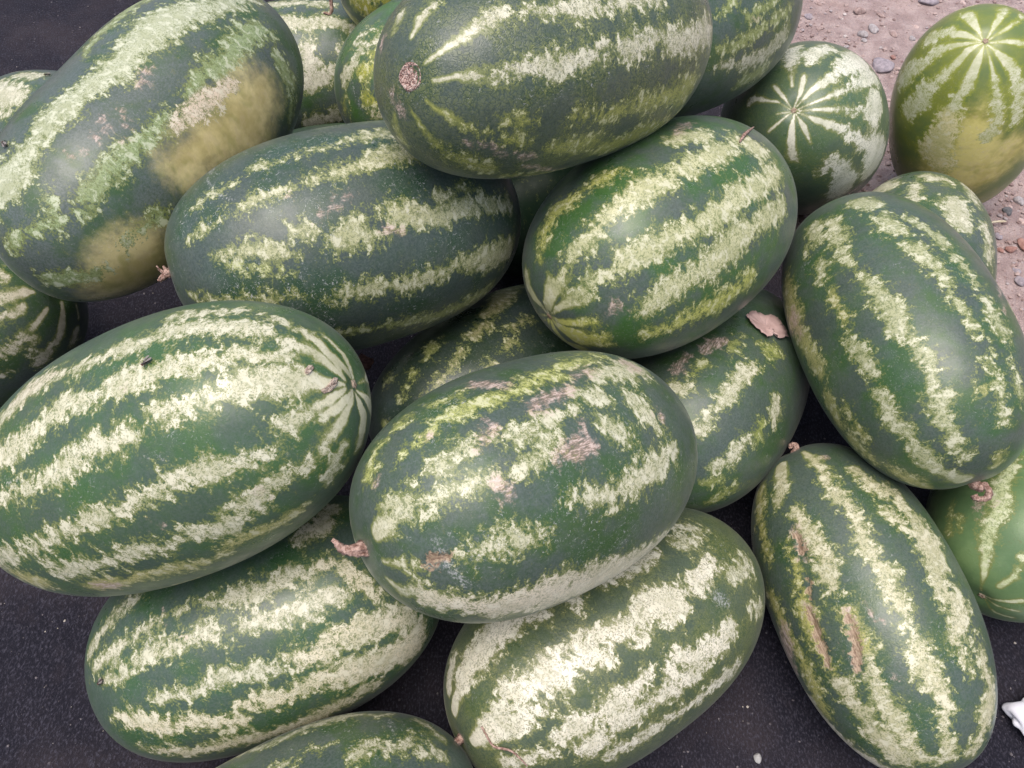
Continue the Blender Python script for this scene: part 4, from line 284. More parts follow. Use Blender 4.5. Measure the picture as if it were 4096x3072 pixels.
LABEL = {
    'M1': 'largest long watermelon at upper left with a broad yellow ground spot on its right flank',
    'M2': 'watermelon peeping out at the left edge behind the big yellow-spotted melon',
    'M3': 'shaded cream-striped watermelon at the left edge beneath the yellow-spotted melon',
    'M4': 'grey-green watermelon with wide pale bands lying behind the yellow-spotted melon',
    'M4b': 'dark olive watermelon cut off by the top edge, a hooked dry stem beside it',
    'M4c': 'olive-mottled watermelon tucked behind the left end of the topmost melon',
    'M5': 'dark scuffed watermelon with frayed dry stem, directly left below the topmost melon',
    'M6': 'topmost watermelon of the pile with a round brown stem scar and cracked netted rind',
    'M7': 'dark green watermelon behind the right end of the topmost melon',
    'M8': 'big bright-striped watermelon at left edge, blossom end to the right',
    'M9': 'watermelon under the topmost melon with yellow rays spreading from its lower left blossom end',
    'M10': 'scuffed watermelon in the centre front with a dry pinkish stem pointing left',
    'M11': 'shadowed watermelon buried between the scuffed front melon and the dark melon above',
    'M12': 'watermelon with a dry pink leaf on top, wedged between the centre and right melons',
    'M13': 'large watermelon at right with ragged stripes and a curled stem at its lower end',
    'M14': 'watermelon showing only its top behind the large right melon, on the dirt edge',
    'M15': 'upright pale-rayed watermelon, whitish star at its blossom end facing the camera',
    'M16': 'yellow-green upright watermelon on the dirt at the upper right corner',
    'M17': 'lower left watermelon with broad cream bands and a fly at its left end',
    'M18': 'palest watermelon at bottom centre, cream blotches on crackled olive rind',
    'M19': 'watermelon at lower right with brown split scars running along its stripes',
    'M20': 'smooth light green watermelon at the right edge under the curled stem',
    'M21': 'watermelon cut off by the bottom edge in front of the lower left melon',
    'M23': 'unseen watermelon added behind the big yellow-spotted melon to keep light out of the gap',
    'M22': 'watermelon deep in the gap below the topmost melon, shade painted into its almost black rind',
}

def rind_material(key, lk, has):
    n = NT('rind_' + key)
    seed = sum(ord(ch) * (i + 3) for i, ch in enumerate(key)) % 97
    v = n.mapped(n.coord(), (1, 1, 1), (seed * 0.37, seed * 0.11, seed * 0.23))
    va = n.mapped(v, (1.2, 0.88, 0.88))
    st = n.attr('stripe'); tone = n.attr('tone'); cap = n.attr('cap')
    j = lk['jag']
    n0 = n.noise(va, 34, 2, 0.6)
    n1 = n.noise(va, 105, 3, 0.68, 0.3)
    n2 = n.noise(v, 400, 2, 0.75)
    mid = n.noise(v, 17, 5, 0.62)
    jit = n.add(n.mul(n.add(n0, -0.5), 0.026 * j), n.add(n.mul(n.add(n1, -0.5), 0.046 * j), n.mul(n.add(n2, -0.5), 0.028 * j)))
    val = n.add(n.mul(st, 0.95), n.mul(jit, n.step(cap, 0.12, 0.72, 1.0, 0.10)))
    val = n.add(n.mul(val, n.step(cap, 0.4, 0.97, 1.0, 3.5)), n.step(cap, 0.1, 0.6, lk.get('grow', 0.0006), 0.0006))
    fringe = n.step(val, -0.0048, 0.0010)
    core = n.step(val, -0.0002, 0.0050)
    # dark rind
    dark = n.mix(n.step(mid, 0.36, 0.62), lk['dark'], lk['dark2'])
    h = n.mul(n2, 0.4)
    if lk['net'] > 0.1:
        warp = n.node('ShaderNodeVectorMath', {0: v, 1: n.node('ShaderNodeVectorMath', {0: n.node('ShaderNodeTexNoise', {'Vector': v, 'Scale': 160.0, 'Detail': 1.0}).outputs['Color'], 'Scale': 0.011}, operation='SCALE').outputs[0]}, operation='ADD').outputs[0]
        cell = n.voro(warp, 230, 'DISTANCE_TO_EDGE')
        cells = n.mul(n.mul(n.step(cell, 0.0, 0.17), n.step(n0, 0.36, 0.58, 0.35, 1.0)), lk['net'])
        lite = tuple(0.6 * p + 0.4 * q for p, q in zip(lk['fringe'], lk['dark2']))
        dark = n.mix(cells, dark, lite)
        h = n.add(h, n.mul(cells, 0.5))
    film = n.mul(n.step(n.add(mid, n.mul(n.add(n0, -0.5), 0.4)), 0.64, 0.42), min(1.0, lk['bloom'] * 1.4))
    film = n.mul(film, n.step(n2, 0.36, 0.64, 0.55, 1.35))
    dark = n.mix(n.mul(film, 0.66), dark, lk.get('film', (0.112, 0.136, 0.130)))
    # light bands, broken by dark pits and veins
    pale = n.mix(n.step(tone, 0.5, 1.0), n.mix(n.step(tone, 0.0, 0.5), lk['olive'], lk['pale']), lk['cream'])
    pale = n.mix(n.mul(n.step(n0, 0.42, 0.66), 0.30), pale, lk['fringe'])
    pale = n.mix(n.mul(n.step(n1, 0.50, 0.66), 0.50), pale, lk.get('bright', (0.66, 0.65, 0.52)))
    flecks = n.mul(n.step(n.add(n.mul(n1, 0.55), n.mul(n2, 0.45)), 0.575, 0.65), n.step(cap, 0.1, 0.6, 0.55, 0.0))
    dark = n.mix(flecks, dark, tuple(0.6 * x for x in lk['fringe']))
    c = n.mix(fringe, dark, lk['fringe'])
    c = n.mix(core, c, pale)
    pits = n.mul(n.step(n.add(n2, n.mul(n1, -0.40)), 0.315, 0.40), n.step(val, 0.030, 0.004, 0.15, 1.0))
    pits = n.mul(n.mul(pits, n.step(cap, 0.2, 0.8, 1.0, 0.2)), fringe)
    c = n.mix(n.mul(pits, 0.80), c, n.mix(0.55, lk['dark2'], lk['fringe']))
    # meandering hairlines over bands and dark rind alike
    hair = n.mul(n.step(n.math('ABSOLUTE', n.add(n1, -0.535)), 0.016, 0.002), n.step(cap, 0.2, 0.7, 1.0, 0.0))
    c = n.mix(n.mul(hair, lk.get('hair', 0.5)), c, tuple(0.7 * x for x in lk['dark2']))
    rough = n.add(n.step(mid, 0.3, 0.7, 0.36, 0.25), n.step(n0, 0.35, 0.65, 0.0, 0.10))
    if has['y']:
        spv = n.add(n.attr('spot'), n.mul(n.add(mid, -0.5), 0.07))
        lift = tuple(min(1, x * 1.25 + 0.10) for x in lk['spotc'])
        spc = n.mix(n.step(mid, 0.40, 0.60), lk['spotc'], lift)
        spc = n.mix(n.mul(n.step(n0, 0.50, 0.66), 0.4), spc, (0.24, 0.24, 0.05))
        spc = n.mix(n.mul(n.step(n1, 0.48, 0.64), 0.35), spc, (0.56, 0.45, 0.27))
        c = n.mix(n.mul(n.step(n.add(spv, n.mul(n.add(n1, -0.5), 0.03)), -0.030, 0.018), n.step(core, 1.0, 0.0, 0.15, 0.84)), c, spc)
    if has['s'] or has['b']:
        streak = n.noise(n.mapped(v, (0.5, 2.2, 2.2)), 190, 3, 0.8)
    if has['s']:
        sc = n.mul(n.step(n.add(n.attr('scuff'), n.mul(n.add(n1, -0.5), 0.045)), -0.004, 0.009), n.step(streak, 0.36, 0.58, 0.25, 0.88))
        c = n.mix(sc, c, n.mix(n.step(streak, 0.45, 0.62), (0.36, 0.24, 0.19), (0.62, 0.50, 0.45)))
        rough = n.add(rough, n.mul(sc, 0.25))
    # whitish dusty scratches: traced ones and fine ones all over
    specks = n.mul(n.step(n.noise(n.mapped(v, (1.0, 1.0, 1.0)), 300, 3, 0.85, 1.2), 0.57, 0.70), n.step(mid, 0.42, 0.60))
    ws = n.mul(specks, lk['scratch'])
    if has['w']:
        ws = n.math('MAXIMUM', n.mul(n.step(n.add(n.attr('scratch'), n.mul(n.add(n2, -0.5), 0.020)), -0.0012, 0.006), n.step(n2, 0.42, 0.62, 0.06, 0.5)), ws)
    c = n.mix(ws, c, (0.50, 0.50, 0.51))
    rough = n.add(rough, n.mul(ws, 0.3))
    if has['b']:
        sm = n.step(n.add(n.attr('scar'), n.mul(n.add(n1, -0.5), 0.030)), -0.0022, 0.0016)
        c = n.mix(n.mul(sm, 0.85), c, n.mix(n.step(streak, 0.38, 0.62), (0.19, 0.115, 0.078), (0.42, 0.31, 0.21)))
        h = n.add(h, n.mul(sm, -1.2))
    return n.out(Base_Color=c, Roughness=rough, Specular_IOR_Level=lk.get('spec', 0.55), IOR=1.45, Sheen_Weight=lk.get('sheen', 0.065), Sheen_Roughness=0.35, Normal=n.bump(h, 0.35, 0.0012))

def stem_material():
    n = NT('dry_stem')
    v = n.coord()
    f = n.noise(n.mapped(v, (1, 1, 1)), 260, 4, 0.7)
    g = n.noise(v, 60, 3)
    c = n.mix(n.step(f, 0.35, 0.65), (0.16, 0.085, 0.065), (0.48, 0.33, 0.28))
    c = n.mix(n.mul(n.step(g, 0.5, 0.7), 0.5), c, (0.22, 0.16, 0.10))
    return n.out(Base_Color=c, Roughness=0.85, Normal=n.bump(f, 0.8, 0.001))

def blossom_material():
    return simple_mat('blossom_scar', (0.20, 0.14, 0.09), (0.42, 0.33, 0.25), 300, 0.85, 0.6)

def cork_material():
    n = NT('corky_scar')
    v = n.coord()
    a = n.voro(v, 330, 'DISTANCE_TO_EDGE'); f = n.noise(v, 330, 4, 0.7)
    c = n.mix(n.step(a, 0.02, 0.14), (0.13, 0.06, 0.05), (0.46, 0.32, 0.28))
    c = n.mix(n.step(f, 0.52, 0.66), c, (0.62, 0.54, 0.48))
    return n.out(Base_Color=c, Roughness=0.95, Normal=n.bump(n.add(a, f), 1.0, 0.002))

STEM, BLOSSOM, CORK = stem_material(), blossom_material(), cork_material()

def catmull(pts, m=6):
    p = [np.array(q, float) for q in pts]
    p = [2 * p[0] - p[1]] + p + [2 * p[-1] - p[-2]]
    out = []
    for i in range(1, len(p) - 2):
        for k in range(m):
            t = k / m
            out.append(0.5 * (2 * p[i] + (p[i + 1] - p[i - 1]) * t + (2 * p[i - 1] - 5 * p[i] + 4 * p[i + 1] - p[i + 2]) * t * t + (3 * p[i] - p[i - 1] - 3 * p[i + 1] + p[i + 2]) * t ** 3))
    out.append(p[-2])
    return np.array(out)

def tube(pts, radii, sides=8, twist=0.0, ridge=0.0, m=6):
    """closed tapered tube along a smooth path; ridged and twisted like dry vine"""
    c = catmull(pts, m)
    r = np.interp(np.linspace(0, 1, len(c)), np.linspace(0, 1, len(radii)), radii)
    t = np.gradient(c, axis=0); t /= np.linalg.norm(t, axis=1)[:, None] + 1e-12
    u = np.cross(t[0], [0.3, 0.2, 0.9]); u /= np.linalg.norm(u)
    V, Fc = [], []
    for k in range(len(c)):
        u = u - t[k] * (u @ t[k]); u /= np.linalg.norm(u)
        w = np.cross(t[k], u)
        for s in range(sides):
            a = 2 * math.pi * s / sides + twist * k
            rr = r[k] * (1 + ridge * (1 if s % 2 else -1) + 0.12 * math.sin(k * 1.7 + s))
            V.append(c[k] + rr * (math.cos(a) * u + math.sin(a) * w))
    for k in range(len(c) - 1):
        for s in range(sides):
            a, b = k * sides + s, k * sides + (s + 1) % sides
            Fc.append((a, b, b + sides, a + sides))
    Fc.append(tuple(range(sides))[::-1]); Fc.append(tuple(range((len(c) - 1) * sides, len(c) * sides)))
    return V, Fc

def join(*parts):
    V, Fc = [], []
    for v, f in parts:
        o = len(V)
        V += [np.array(x) for x in v]; Fc += [tuple(i + o for i in q) for q in f]
    return V, Fc

def ang_dir(phi, th):
    phi, th = np.radians(phi), np.radians(th)
    return np.stack([np.cos(phi), np.sin(phi) * np.cos(th), np.sin(phi) * np.sin(th)], -1)

class Melon:
    def __init__(self, key):
        self.key = key
        d = self.d = MELONS[key]
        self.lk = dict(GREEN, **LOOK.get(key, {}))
        self.a, self.b = d['ab']
        self.n = d['n']
        self.c = np.array(d['c']); self.B = np.array(d['B'])
        self.seed = sum(ord(ch) * (i + 3) for i, ch in enumerate(key))
        f = np.array(d['f']); f /= np.linalg.norm(f)
        self.pole = np.array(d.get('pole', [1.0, 0.0, 0.0]))
        turn = self.lk.get('turn', 0.0)
        self.pole2 = -self.pole - turn * f; self.pole2 /= np.linalg.norm(self.pole2)
        self.pole = self.pole - turn * f; self.pole /= np.linalg.norm(self.pole)
        p = self.pole
        u = np.cross([0, 0, 1.0] if abs(p[2]) < 0.9 else [0, 1.0, 0], p); u /= np.linalg.norm(u)
        self.pf = np.stack([p, u, np.cross(p, u)], 1)
        f = np.array(d['f']); self.face = f / np.linalg.norm(f)
    def shape(self, U):
        """unit directions -> local surface points"""
        n = self.n
        s = (np.abs(U[..., 0]) ** n + np.hypot(U[..., 1], U[..., 2]) ** n) ** (-1 / n)
        k = self.seed
        w = 1 + 0.010 * np.sin(3.1 * U[..., 0] + k) * np.cos(2.2 * U[..., 1] + 0.3 * k) + 0.007 * np.sin(4.0 * U[..., 2] + 2.0 * U[..., 0] + 1.7 * k)
        w = w + 0.0035 * np.sin(6.3 * U[..., 0] + 0.9 * k) * np.sin(5.1 * U[..., 1] + 0.4 * k) + 0.003 * np.cos(7.0 * U[..., 2] + 1.3 * k)
        if self.lk.get('waist'):
            w = w - self.lk['waist'] * np.exp(-((U[..., 0] - 0.15) / 0.30) ** 2) * np.clip(U @ self.face * 0 + U[..., 1] * self.lk.get('wy', 0) + U[..., 2], 0, 1)
        P = U * (s * w)[..., None] * [self.a, self.b, self.b]
        # shallow dimples at the two ends
        for sg, dep in ((1, 0.0035), (-1, 0.003)):
            q = self.pole if sg > 0 else self.pole2
            e = np.clip(U @ q, -1, 1)
            P = P - q * (dep * np.exp(-(np.arccos(e) / 0.10) ** 2))[..., None]
        return P
    def world(self, X): return self.c + np.asarray(X) @ self.B.T

    def fields(self, U, P):
        """distances (metres) to the traced bands, spots and scars of this fruit"""
        N = len(P)
        neg = -0.05
        band = {'l': np.full(N, neg), 'p': np.full(N, neg), 'o': np.full(N, neg)}
        out = {k: np.full(N, neg) for k in 'dyswb'}
        for kind, pts in self.d['s']:
            q = np.array(pts)
            X = self.shape(ang_dir(q[:, 0], q[:, 1])); r = q[:, 2] / 1000
            tgt = band if kind in band else out
            if len(X) == 1:
                X = np.r_[X, X + 1e-4]; r = np.r_[r, r]
            for i in range(len(X) - 1):
                ab = X[i + 1] - X[i]
                t = np.clip((P - X[i]) @ ab / (ab @ ab + 1e-12), 0, 1)
                dd = (r[i] + t * (r[i + 1] - r[i])) - np.linalg.norm(P - X[i] - t[:, None] * ab, axis=1)
                np.maximum(tgt[kind], dd, out=tgt[kind])
        # untraced far side: regular bands running pole to pole
        Q = U @ self.pf
        th = np.arctan2(Q[:, 2], Q[:, 1]); rho = np.hypot(P[:, 1], P[:, 2])
        rs = np.random.default_rng(self.seed)
        auto = np.full(N, neg)
        nb = 10
        for k in range(nb):
            t0 = 2 * math.pi * k / nb + rs.uniform(-0.12, 0.12)
            wob = 0.06 * np.sin(6 * Q[:, 0] + rs.uniform(0, 6))
            dth = np.abs((th - t0 - wob + math.pi) % (2 * math.pi) - math.pi)
            rad = 0.0085 + 0.005 * np.sin(9 * Q[:, 0] + rs.uniform(0, 6)) + rs.uniform(-0.002, 0.002)
            auto = np.maximum(auto, np.minimum(rad, rho * 0.14) - dth * rho)
        hide = np.clip((U @ self.face - self.lk.get('seen', 0.10)) / 0.15, 0, 1)
        auto = auto - 0.06 * hide
        st = np.maximum(np.maximum(band['l'], band['p']), np.maximum(band['o'], auto))
        e = {k: np.exp(np.clip(v, -0.05, 0.03) * 500) for k, v in band.items()}
        e['l'] = e['l'] + np.exp(np.clip(auto, -0.05, 0.03) * 500)
        tone = (0.5 * e['l'] + e['p']) / (e['l'] + e['p'] + e['o'])
        st = np.minimum(st, -out['d'])
        cap = np.exp(-(1 - np.maximum(U @ self.pole, U @ self.pole2)) / 0.13)
        return st, tone, cap, out

    def build(self, nlat=168, nlon=224):
        k = np.linspace(0, math.pi, nlat)
        k = k - 0.18 * np.sin(2 * k) * 0.5           # closer rings towards the ends
        l = np.arange(nlon) * 2 * math.pi / nlon
        ring = k[1:-1]
        Q = np.stack([np.repeat(np.cos(ring), nlon), (np.sin(ring)[:, None] * np.cos(l)).ravel(), (np.sin(ring)[:, None] * np.sin(l)).ravel()], 1)
        Q = np.r_[[[1.0, 0, 0]], Q, [[-1.0, 0, 0]]]
        U = Q @ self.pf.T
        P = self.shape(U)
        st, tone, cap, o = self.fields(U, P)
        # splits sink a little, healed scuffs stand slightly proud
        nrm = U / [self.a, self.b, self.b]; nrm /= np.linalg.norm(nrm, axis=1)[:, None]
        P = P - nrm * (0.0022 * np.clip((o['b'] + 0.001) / 0.004, 0, 1))[:, None]
        nr = nlat - 2
        i, j = np.meshgrid(np.arange(nlon), np.arange(nr - 1))
        A = 1 + (j * nlon + i).ravel(); Bq = 1 + (j * nlon + (i + 1) % nlon).ravel()
        quads = np.stack([A, Bq, Bq + nlon, A + nlon], 1)[:, ::-1]
        s = np.arange(nlon)
        t1 = np.stack([np.zeros(nlon, int), 1 + (s + 1) % nlon, 1 + s], 1)[:, ::-1]
        last = 1 + (nr - 1) * nlon
        t2 = np.stack([np.full(nlon, last + nlon), last + s, last + (s + 1) % nlon], 1)[:, ::-1]
        me = bpy.data.meshes.new('rind')
        me.vertices.add(len(P)); me.vertices.foreach_set('co', P.ravel())
        loops = np.r_[t1.ravel(), quads.ravel(), t2.ravel()].astype(np.int32)
        cnt = np.r_[np.full(nlon, 3), np.full(len(quads), 4), np.full(nlon, 3)]
        me.loops.add(len(loops)); me.loops.foreach_set('vertex_index', loops)
        me.polygons.add(len(cnt)); me.polygons.foreach_set('loop_start', np.r_[0, np.cumsum(cnt)[:-1]].astype(np.int32))
        me.update(calc_edges=True)
        me.validate()
        me.polygons.foreach_set('use_smooth', np.ones(len(me.polygons), dtype=bool))
        for nm, arr in (('stripe', st), ('tone', tone), ('cap', cap), ('spot', o['y']), ('scuff', o['s']), ('scratch', o['w']), ('scar', o['b'])):
            at = me.attributes.new(nm, 'FLOAT', 'POINT')
            at.data.foreach_set('value', arr.astype(np.float32))
        kinds = {k for k, _ in self.d['s']}
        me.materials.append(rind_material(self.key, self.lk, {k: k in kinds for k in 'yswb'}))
        low = (P @ self.B.T)[:, 2].min() + self.c[2]
        root = link('watermelon', None)
        self.base = np.array([self.c[0], self.c[1], low])
        root.location = self.base
        root.empty_display_size = 0.05
        tag(root, LABEL[self.key], 'watermelon', TOP)
        self.root = root
        rind = link('rind', me, root)
        M = Matrix(self.B.tolist()).to_4x4()
        M.translation = Vector(self.c - self.base)
        rind.matrix_local = M
        self.rind = rind
        return root
    def part(self, name, V, Fc, mat):
        """world-space geometry as a part of this fruit"""
        return link(name, mesh_from(name, np.array(V) - self.base, Fc, mat), self.root)
    def pole_frame(self, sg):
        q = self.pole if sg > 0 else self.pole2
        X = self.world(self.shape(q[None])[0])
        n = q / np.array([self.a, self.b, self.b]); n = self.B @ n; n /= np.linalg.norm(n)
        u = np.cross(n, [0.1, 0.3, 0.9]); u /= np.linalg.norm(u)
        return X, n, u, np.cross(n, u)
    def blossom(self, sg):
        X, n, u, w = self.pole_frame(sg)
        V, Fc = [], []
        S = 12
        for k, (r, h) in enumerate(((0.0050, -0.0006), (0.0036, 0.0010), (0.0018, 0.0014), (0.0008, 0.0006))):
            for s in range(S):
                a = 2 * math.pi * s / S
                rr = r * (1 + 0.3 * math.sin(5 * a + self.seed) * (k < 2))
                V.append(X + n * h + rr * (math.cos(a) * u + math.sin(a) * w))
        for k in range(3):
            for s in range(S):
                Fc.append((k * S + s, k * S + (s + 1) % S, (k + 1) * S + (s + 1) % S, (k + 1) * S + s))
        Fc.append(tuple(range(3 * S, 4 * S)))
        self.part('blossom_scar', V, Fc, BLOSSOM)
    def stub(self, sg, length=0.022):
        X, n, u, w = self.pole_frame(sg)
        k = math.sin(self.seed)
        self.part('stem', *tube([X - n * 0.004, X + n * 0.004, X + n * length * 0.6 + u * 0.004 * k, X + n * length + u * 0.010 * k + w * 0.006], [0.006, 0.0042, 0.0034, 0.0028], 8, 0.12, 0.14), STEM)
    def scar_disc(self, sg, R=0.0112):
        X, n, u, w = self.pole_frame(sg)
        rs = np.random.default_rng(3)
        S = 28
        V, Fc = [], []
        prof = [(1.12, -0.0010), (1.0, 0.0022), (0.88, 0.0026), (0.74, 0.0009), (0.55, 0.0012), (0.35, 0.0006), (0.15, 0.0010)]
        for k, (r, h) in enumerate(prof):
            for s in range(S):
                a = 2 * math.pi * s / S
                rr = R * r * (1 + 0.05 * math.sin(2 * a + 1) + 0.03 * math.sin(5 * a))
                V.append(X + n * (0.0005 + h + (rs.uniform(-0.0006, 0.0006) if k > 2 else 0)) + rr * (math.cos(a) * u + 1.12 * math.sin(a) * w))
        for k in range(len(prof) - 1):
            for s in range(S):
                Fc.append((k * S + s, k * S + (s + 1) % S, (k + 1) * S + (s + 1) % S, (k + 1) * S + s))
        Fc.append(tuple(range((len(prof) - 1) * S, len(prof) * S)))
        self.part('stem_scar', V, Fc, CORK)

melons = {}
SMALL = {'M2', 'M4b', 'M22', 'M23', 'M21', 'M14'}
BLOSSOM_SEEN = {'M3', 'M8', 'M9', 'M15', 'M16', 'M20'}
for key in MELONS:
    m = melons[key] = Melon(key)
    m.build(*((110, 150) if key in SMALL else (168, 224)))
    sp = EXTRA['stem'].get(key)
    if key in BLOSSOM_SEEN:
        m.blossom(1); m.stub(-1)
    elif key == 'M6':
        m.scar_disc(1); m.blossom(-1)
    elif sp:
        X, n, u, w = m.pole_frame(1)
        R = {'M13': [.0062, .0052, .0042, .0036, .0036, .0034, .0032, .0036], 'M10': [.0075, .0058, .0048, .0036, .0026, .0018], 'M5': [.0065, .0048, .0034, .0022, .0012],
             'M4b': [.005, .0034, .0028, .0026, .0026, .0022, .0016], 'M19': [.006, .0042, .0034, .003, .0024]}[key]
        parts = [tube([X - n * 0.006] + [np.array(q) for q in sp[1:]], R, 8, 0.10, 0.15)]
        if key == 'M5':
            parts.append(tube([X - n * 0.004] + [np.array(q) for q in EXTRA['stem']['M5b'][1:]], [.005, .0034, .0022, .0010], 6, 0.1, 0.15))
            for a in range(4):
                e = X + n * 0.014 + u * 0.010 * math.cos(a * 1.6) + w * 0.010 * math.sin(a * 1.6)
                parts.append(tube([X - n * 0.003, X + n * 0.006 + (e - X) * 0.2, e], [.003, .0018, .0007], 6, 0.1, 0.1, 3))
        if key == 'M10':
            for a in range(7):
                off = (u * math.cos(a) + w * math.sin(a)) * 0.006
                q = [np.array(x) for x in sp[1:]]
                parts.append(tube([X + off * 1.2, q[0] + off * 0.9, q[1] + off * 0.6, q[2] + off * 0.25], [.0018, .0012, .0009, .0006], 5, 0.1, 0.1, 4))
        m.part('stem', *join(*parts), STEM)
        m.blossom(-1)
    else:
        m.stub(1); m.blossom(-1)

# ---------------------------------------------------------------- small things lying on the fruit
def normal_at(key, X):
    m = melons[key]
    l = (np.array(X) - m.c) @ m.B
    n = np.sign(l) * np.abs(l / [m.a, m.b, m.b]) ** (m.n - 1) / [m.a, m.b, m.b]
    n = m.B @ n
    return n / np.linalg.norm(n)

def surface(key, X):
    """nearest point of the finished rind along the centre line"""
    m = melons[key]
    l = (np.array(X) - m.c) @ m.B
    U = l / [m.a, m.b, m.b]; U /= np.linalg.norm(U)
    return m.world(m.shape(U[None])[0])

def thin_sheet(name, outline, normal, thick, mat, curl=0.0, lift=0.0015, seed=1, rough=0.0006):
    """a thin leaf with its own thickness from an outline lying on a surface"""
    P = np.array(outline, float); n = len(P)
    c = P.mean(0)
    rs = np.random.default_rng(seed)
    rings = [1.0, 0.72, 0.42, 0.14]
    V = []
    for k, f in enumerate(rings):
        for p in P:
            q = c + (p - c) * f
            bulge = curl * (f * f) + lift
            V.append(q + normal * (bulge + rs.uniform(-rough, rough)))
    nv = len(V)
    V += [v - normal * thick for v in V]
    Fc = []
    for k in range(len(rings) - 1):
        for s in range(n):
            a, b = k * n + s, k * n + (s + 1) % n
            Fc.append((a, b, b + n, a + n)); Fc.append((a + n + nv, b + n + nv, b + nv, a + nv))
    Fc.append(tuple(range(nv - n, nv))); Fc.append(tuple(range(2 * nv - n, 2 * nv))[::-1])
    for s in range(n):
        Fc.append((s, s + nv, (s + 1) % n + nv, (s + 1) % n))
    o = c.copy()
    ob = link(name, mesh_from(name, np.array(V) - o, Fc, mat))
    ob.location = o
    return ob

def dense(poly, m=4):
    p = [np.array(q) for q in poly]
    rs = np.random.default_rng(4)
    out = []
    for a, b in zip(p, p[1:] + p[:1]):
        L = np.linalg.norm(b - a)
        for k in range(m):
            out.append(a + (b - a) * k / m + (rs.normal(0, 0.04 * L, 3) if k else 0))
    return out

pink = simple_mat('dry_pink_leaf', (0.47, 0.32, 0.30), (0.56, 0.40, 0.375), 90, 0.85, 0.25)
straw_mat = simple_mat('straw', (0.52, 0.44, 0.30), (0.66, 0.58, 0.44), 200, 0.7, 0.3)
flake_mat = simple_mat('dried_flake', (0.36, 0.25, 0.19), (0.62, 0.52, 0.44), 420, 0.9, 1.0)
brown_leaf = simple_mat('brown_dry_leaf', (0.07, 0.03, 0.025), (0.16, 0.08, 0.06), 200, 0.9, 0.8)

nl = normal_at('M12', EXTRA['leaf'][5])
lf = thin_sheet('dry_leaf', dense([surface('M12', q) for q in EXTRA['leaf']], 4), nl, 0.0006, pink, 0.003, 0.003)
tag(lf, 'ragged dry pink leaf lying on the melon beside the large right melon', 'leaf')
X = melons['M12']
for nm, keyx, lab in (('flake1', 'M8', 'longer crumbly dried flake stuck near the blossom end of the bright-striped left melon'), ('flake2', 'M8', 'smaller crumbly dried flake on the pale band of the bright-striped left melon')):
    f = thin_sheet('dried_flake', dense([surface(keyx, q) for q in EXTRA[nm]], 2), normal_at(keyx, EXTRA[nm][0]), 0.0012, flake_mat, -0.0008, 0.0022, 5, 0.0010)
    tag(f, lab, 'flake', 'dried flakes on the bright-striped left melon')

def path_thing(name, pts, radii, mat, label, cat, group=None, **k):
    V, Fc = tube(pts, radii, **k)
    o = np.array(pts[0])
    ob = link(name, mesh_from(name, np.array(V) - o, Fc, mat))
    ob.location = o
    return tag(ob, label, cat, group)

tp = [surface('M18', q) + normal_at('M18', q) * 0.0018 for q in EXTRA['tendril']]
path_thing('dry_tendril', tp, [0.0012, 0.0010, 0.0014, 0.0010, 0.0007], STEM, 'thin dry tendril lying on the palest melon at bottom centre', 'tendril', sides=6)
tp = [surface('M9', q) + normal_at('M9', q) * 0.002 for q in EXTRA['twig2']]
path_thing('dry_tendril', tp, [0.0008, 0.0018, 0.0022, 0.0010], STEM, 'short brown dry stalk lying on the upper right of the yellow-rayed melon', 'tendril', sides=6)
q = np.array(EXTRA['dryleaf'][0]); nq = normal_at('M11', q)
ring = [q + nq * 0.012 + np.array([0.012 * math.cos(a) * (1 + 0.3 * math.sin(3 * a)), 0.002, 0.016 * math.sin(a) * (1 + 0.25 * math.cos(4 * a))]) + np.array([-.012, .004, 0]) for a in np.linspace(0, 2 * math.pi, 13)[:-1]]
tag(thin_sheet('dry_leaf', ring, nq, 0.0008, brown_leaf, 0.004, 0.0, 8, 0.0015), 'small curled brown leaf in the dark gap beside the bright-striped melon', 'leaf')

# flies ---------------------------------------------------------------------------------------------
fly_body = simple_mat('fly_body', (0.012, 0.010, 0.010), (0.05, 0.035, 0.03), 900, 0.45, 0.2)
fly_eye = simple_mat('fly_eye', (0.10, 0.018, 0.012), (0.14, 0.03, 0.02), 900, 0.35, 0.1)
def wing_material():
    n = NT('fly_wing')
    f = n.noise(n.coord(), 1500, 2)
    return n.out(Base_Color=n.mix(f, (0.20, 0.17, 0.16), (0.34, 0.30, 0.28)), Roughness=0.3, Alpha=0.75)
fly_wing = wing_material()

def ball(c, r, seg=10, rings=7):
    V, Fc = [], []
    for i in range(rings + 1):
        p = math.pi * i / rings
        for s in range(seg):
            a = 2 * math.pi * s / seg
            V.append(np.array(c) + np.array([r[0] * math.cos(p), r[1] * math.sin(p) * math.cos(a), r[2] * math.sin(p) * math.sin(a)]))
    for i in range(rings):
        for s in range(seg):
            Fc.append((i * seg + s, i * seg + (s + 1) % seg, (i + 1) * seg + (s + 1) % seg, (i + 1) * seg + s))
    return V, Fc

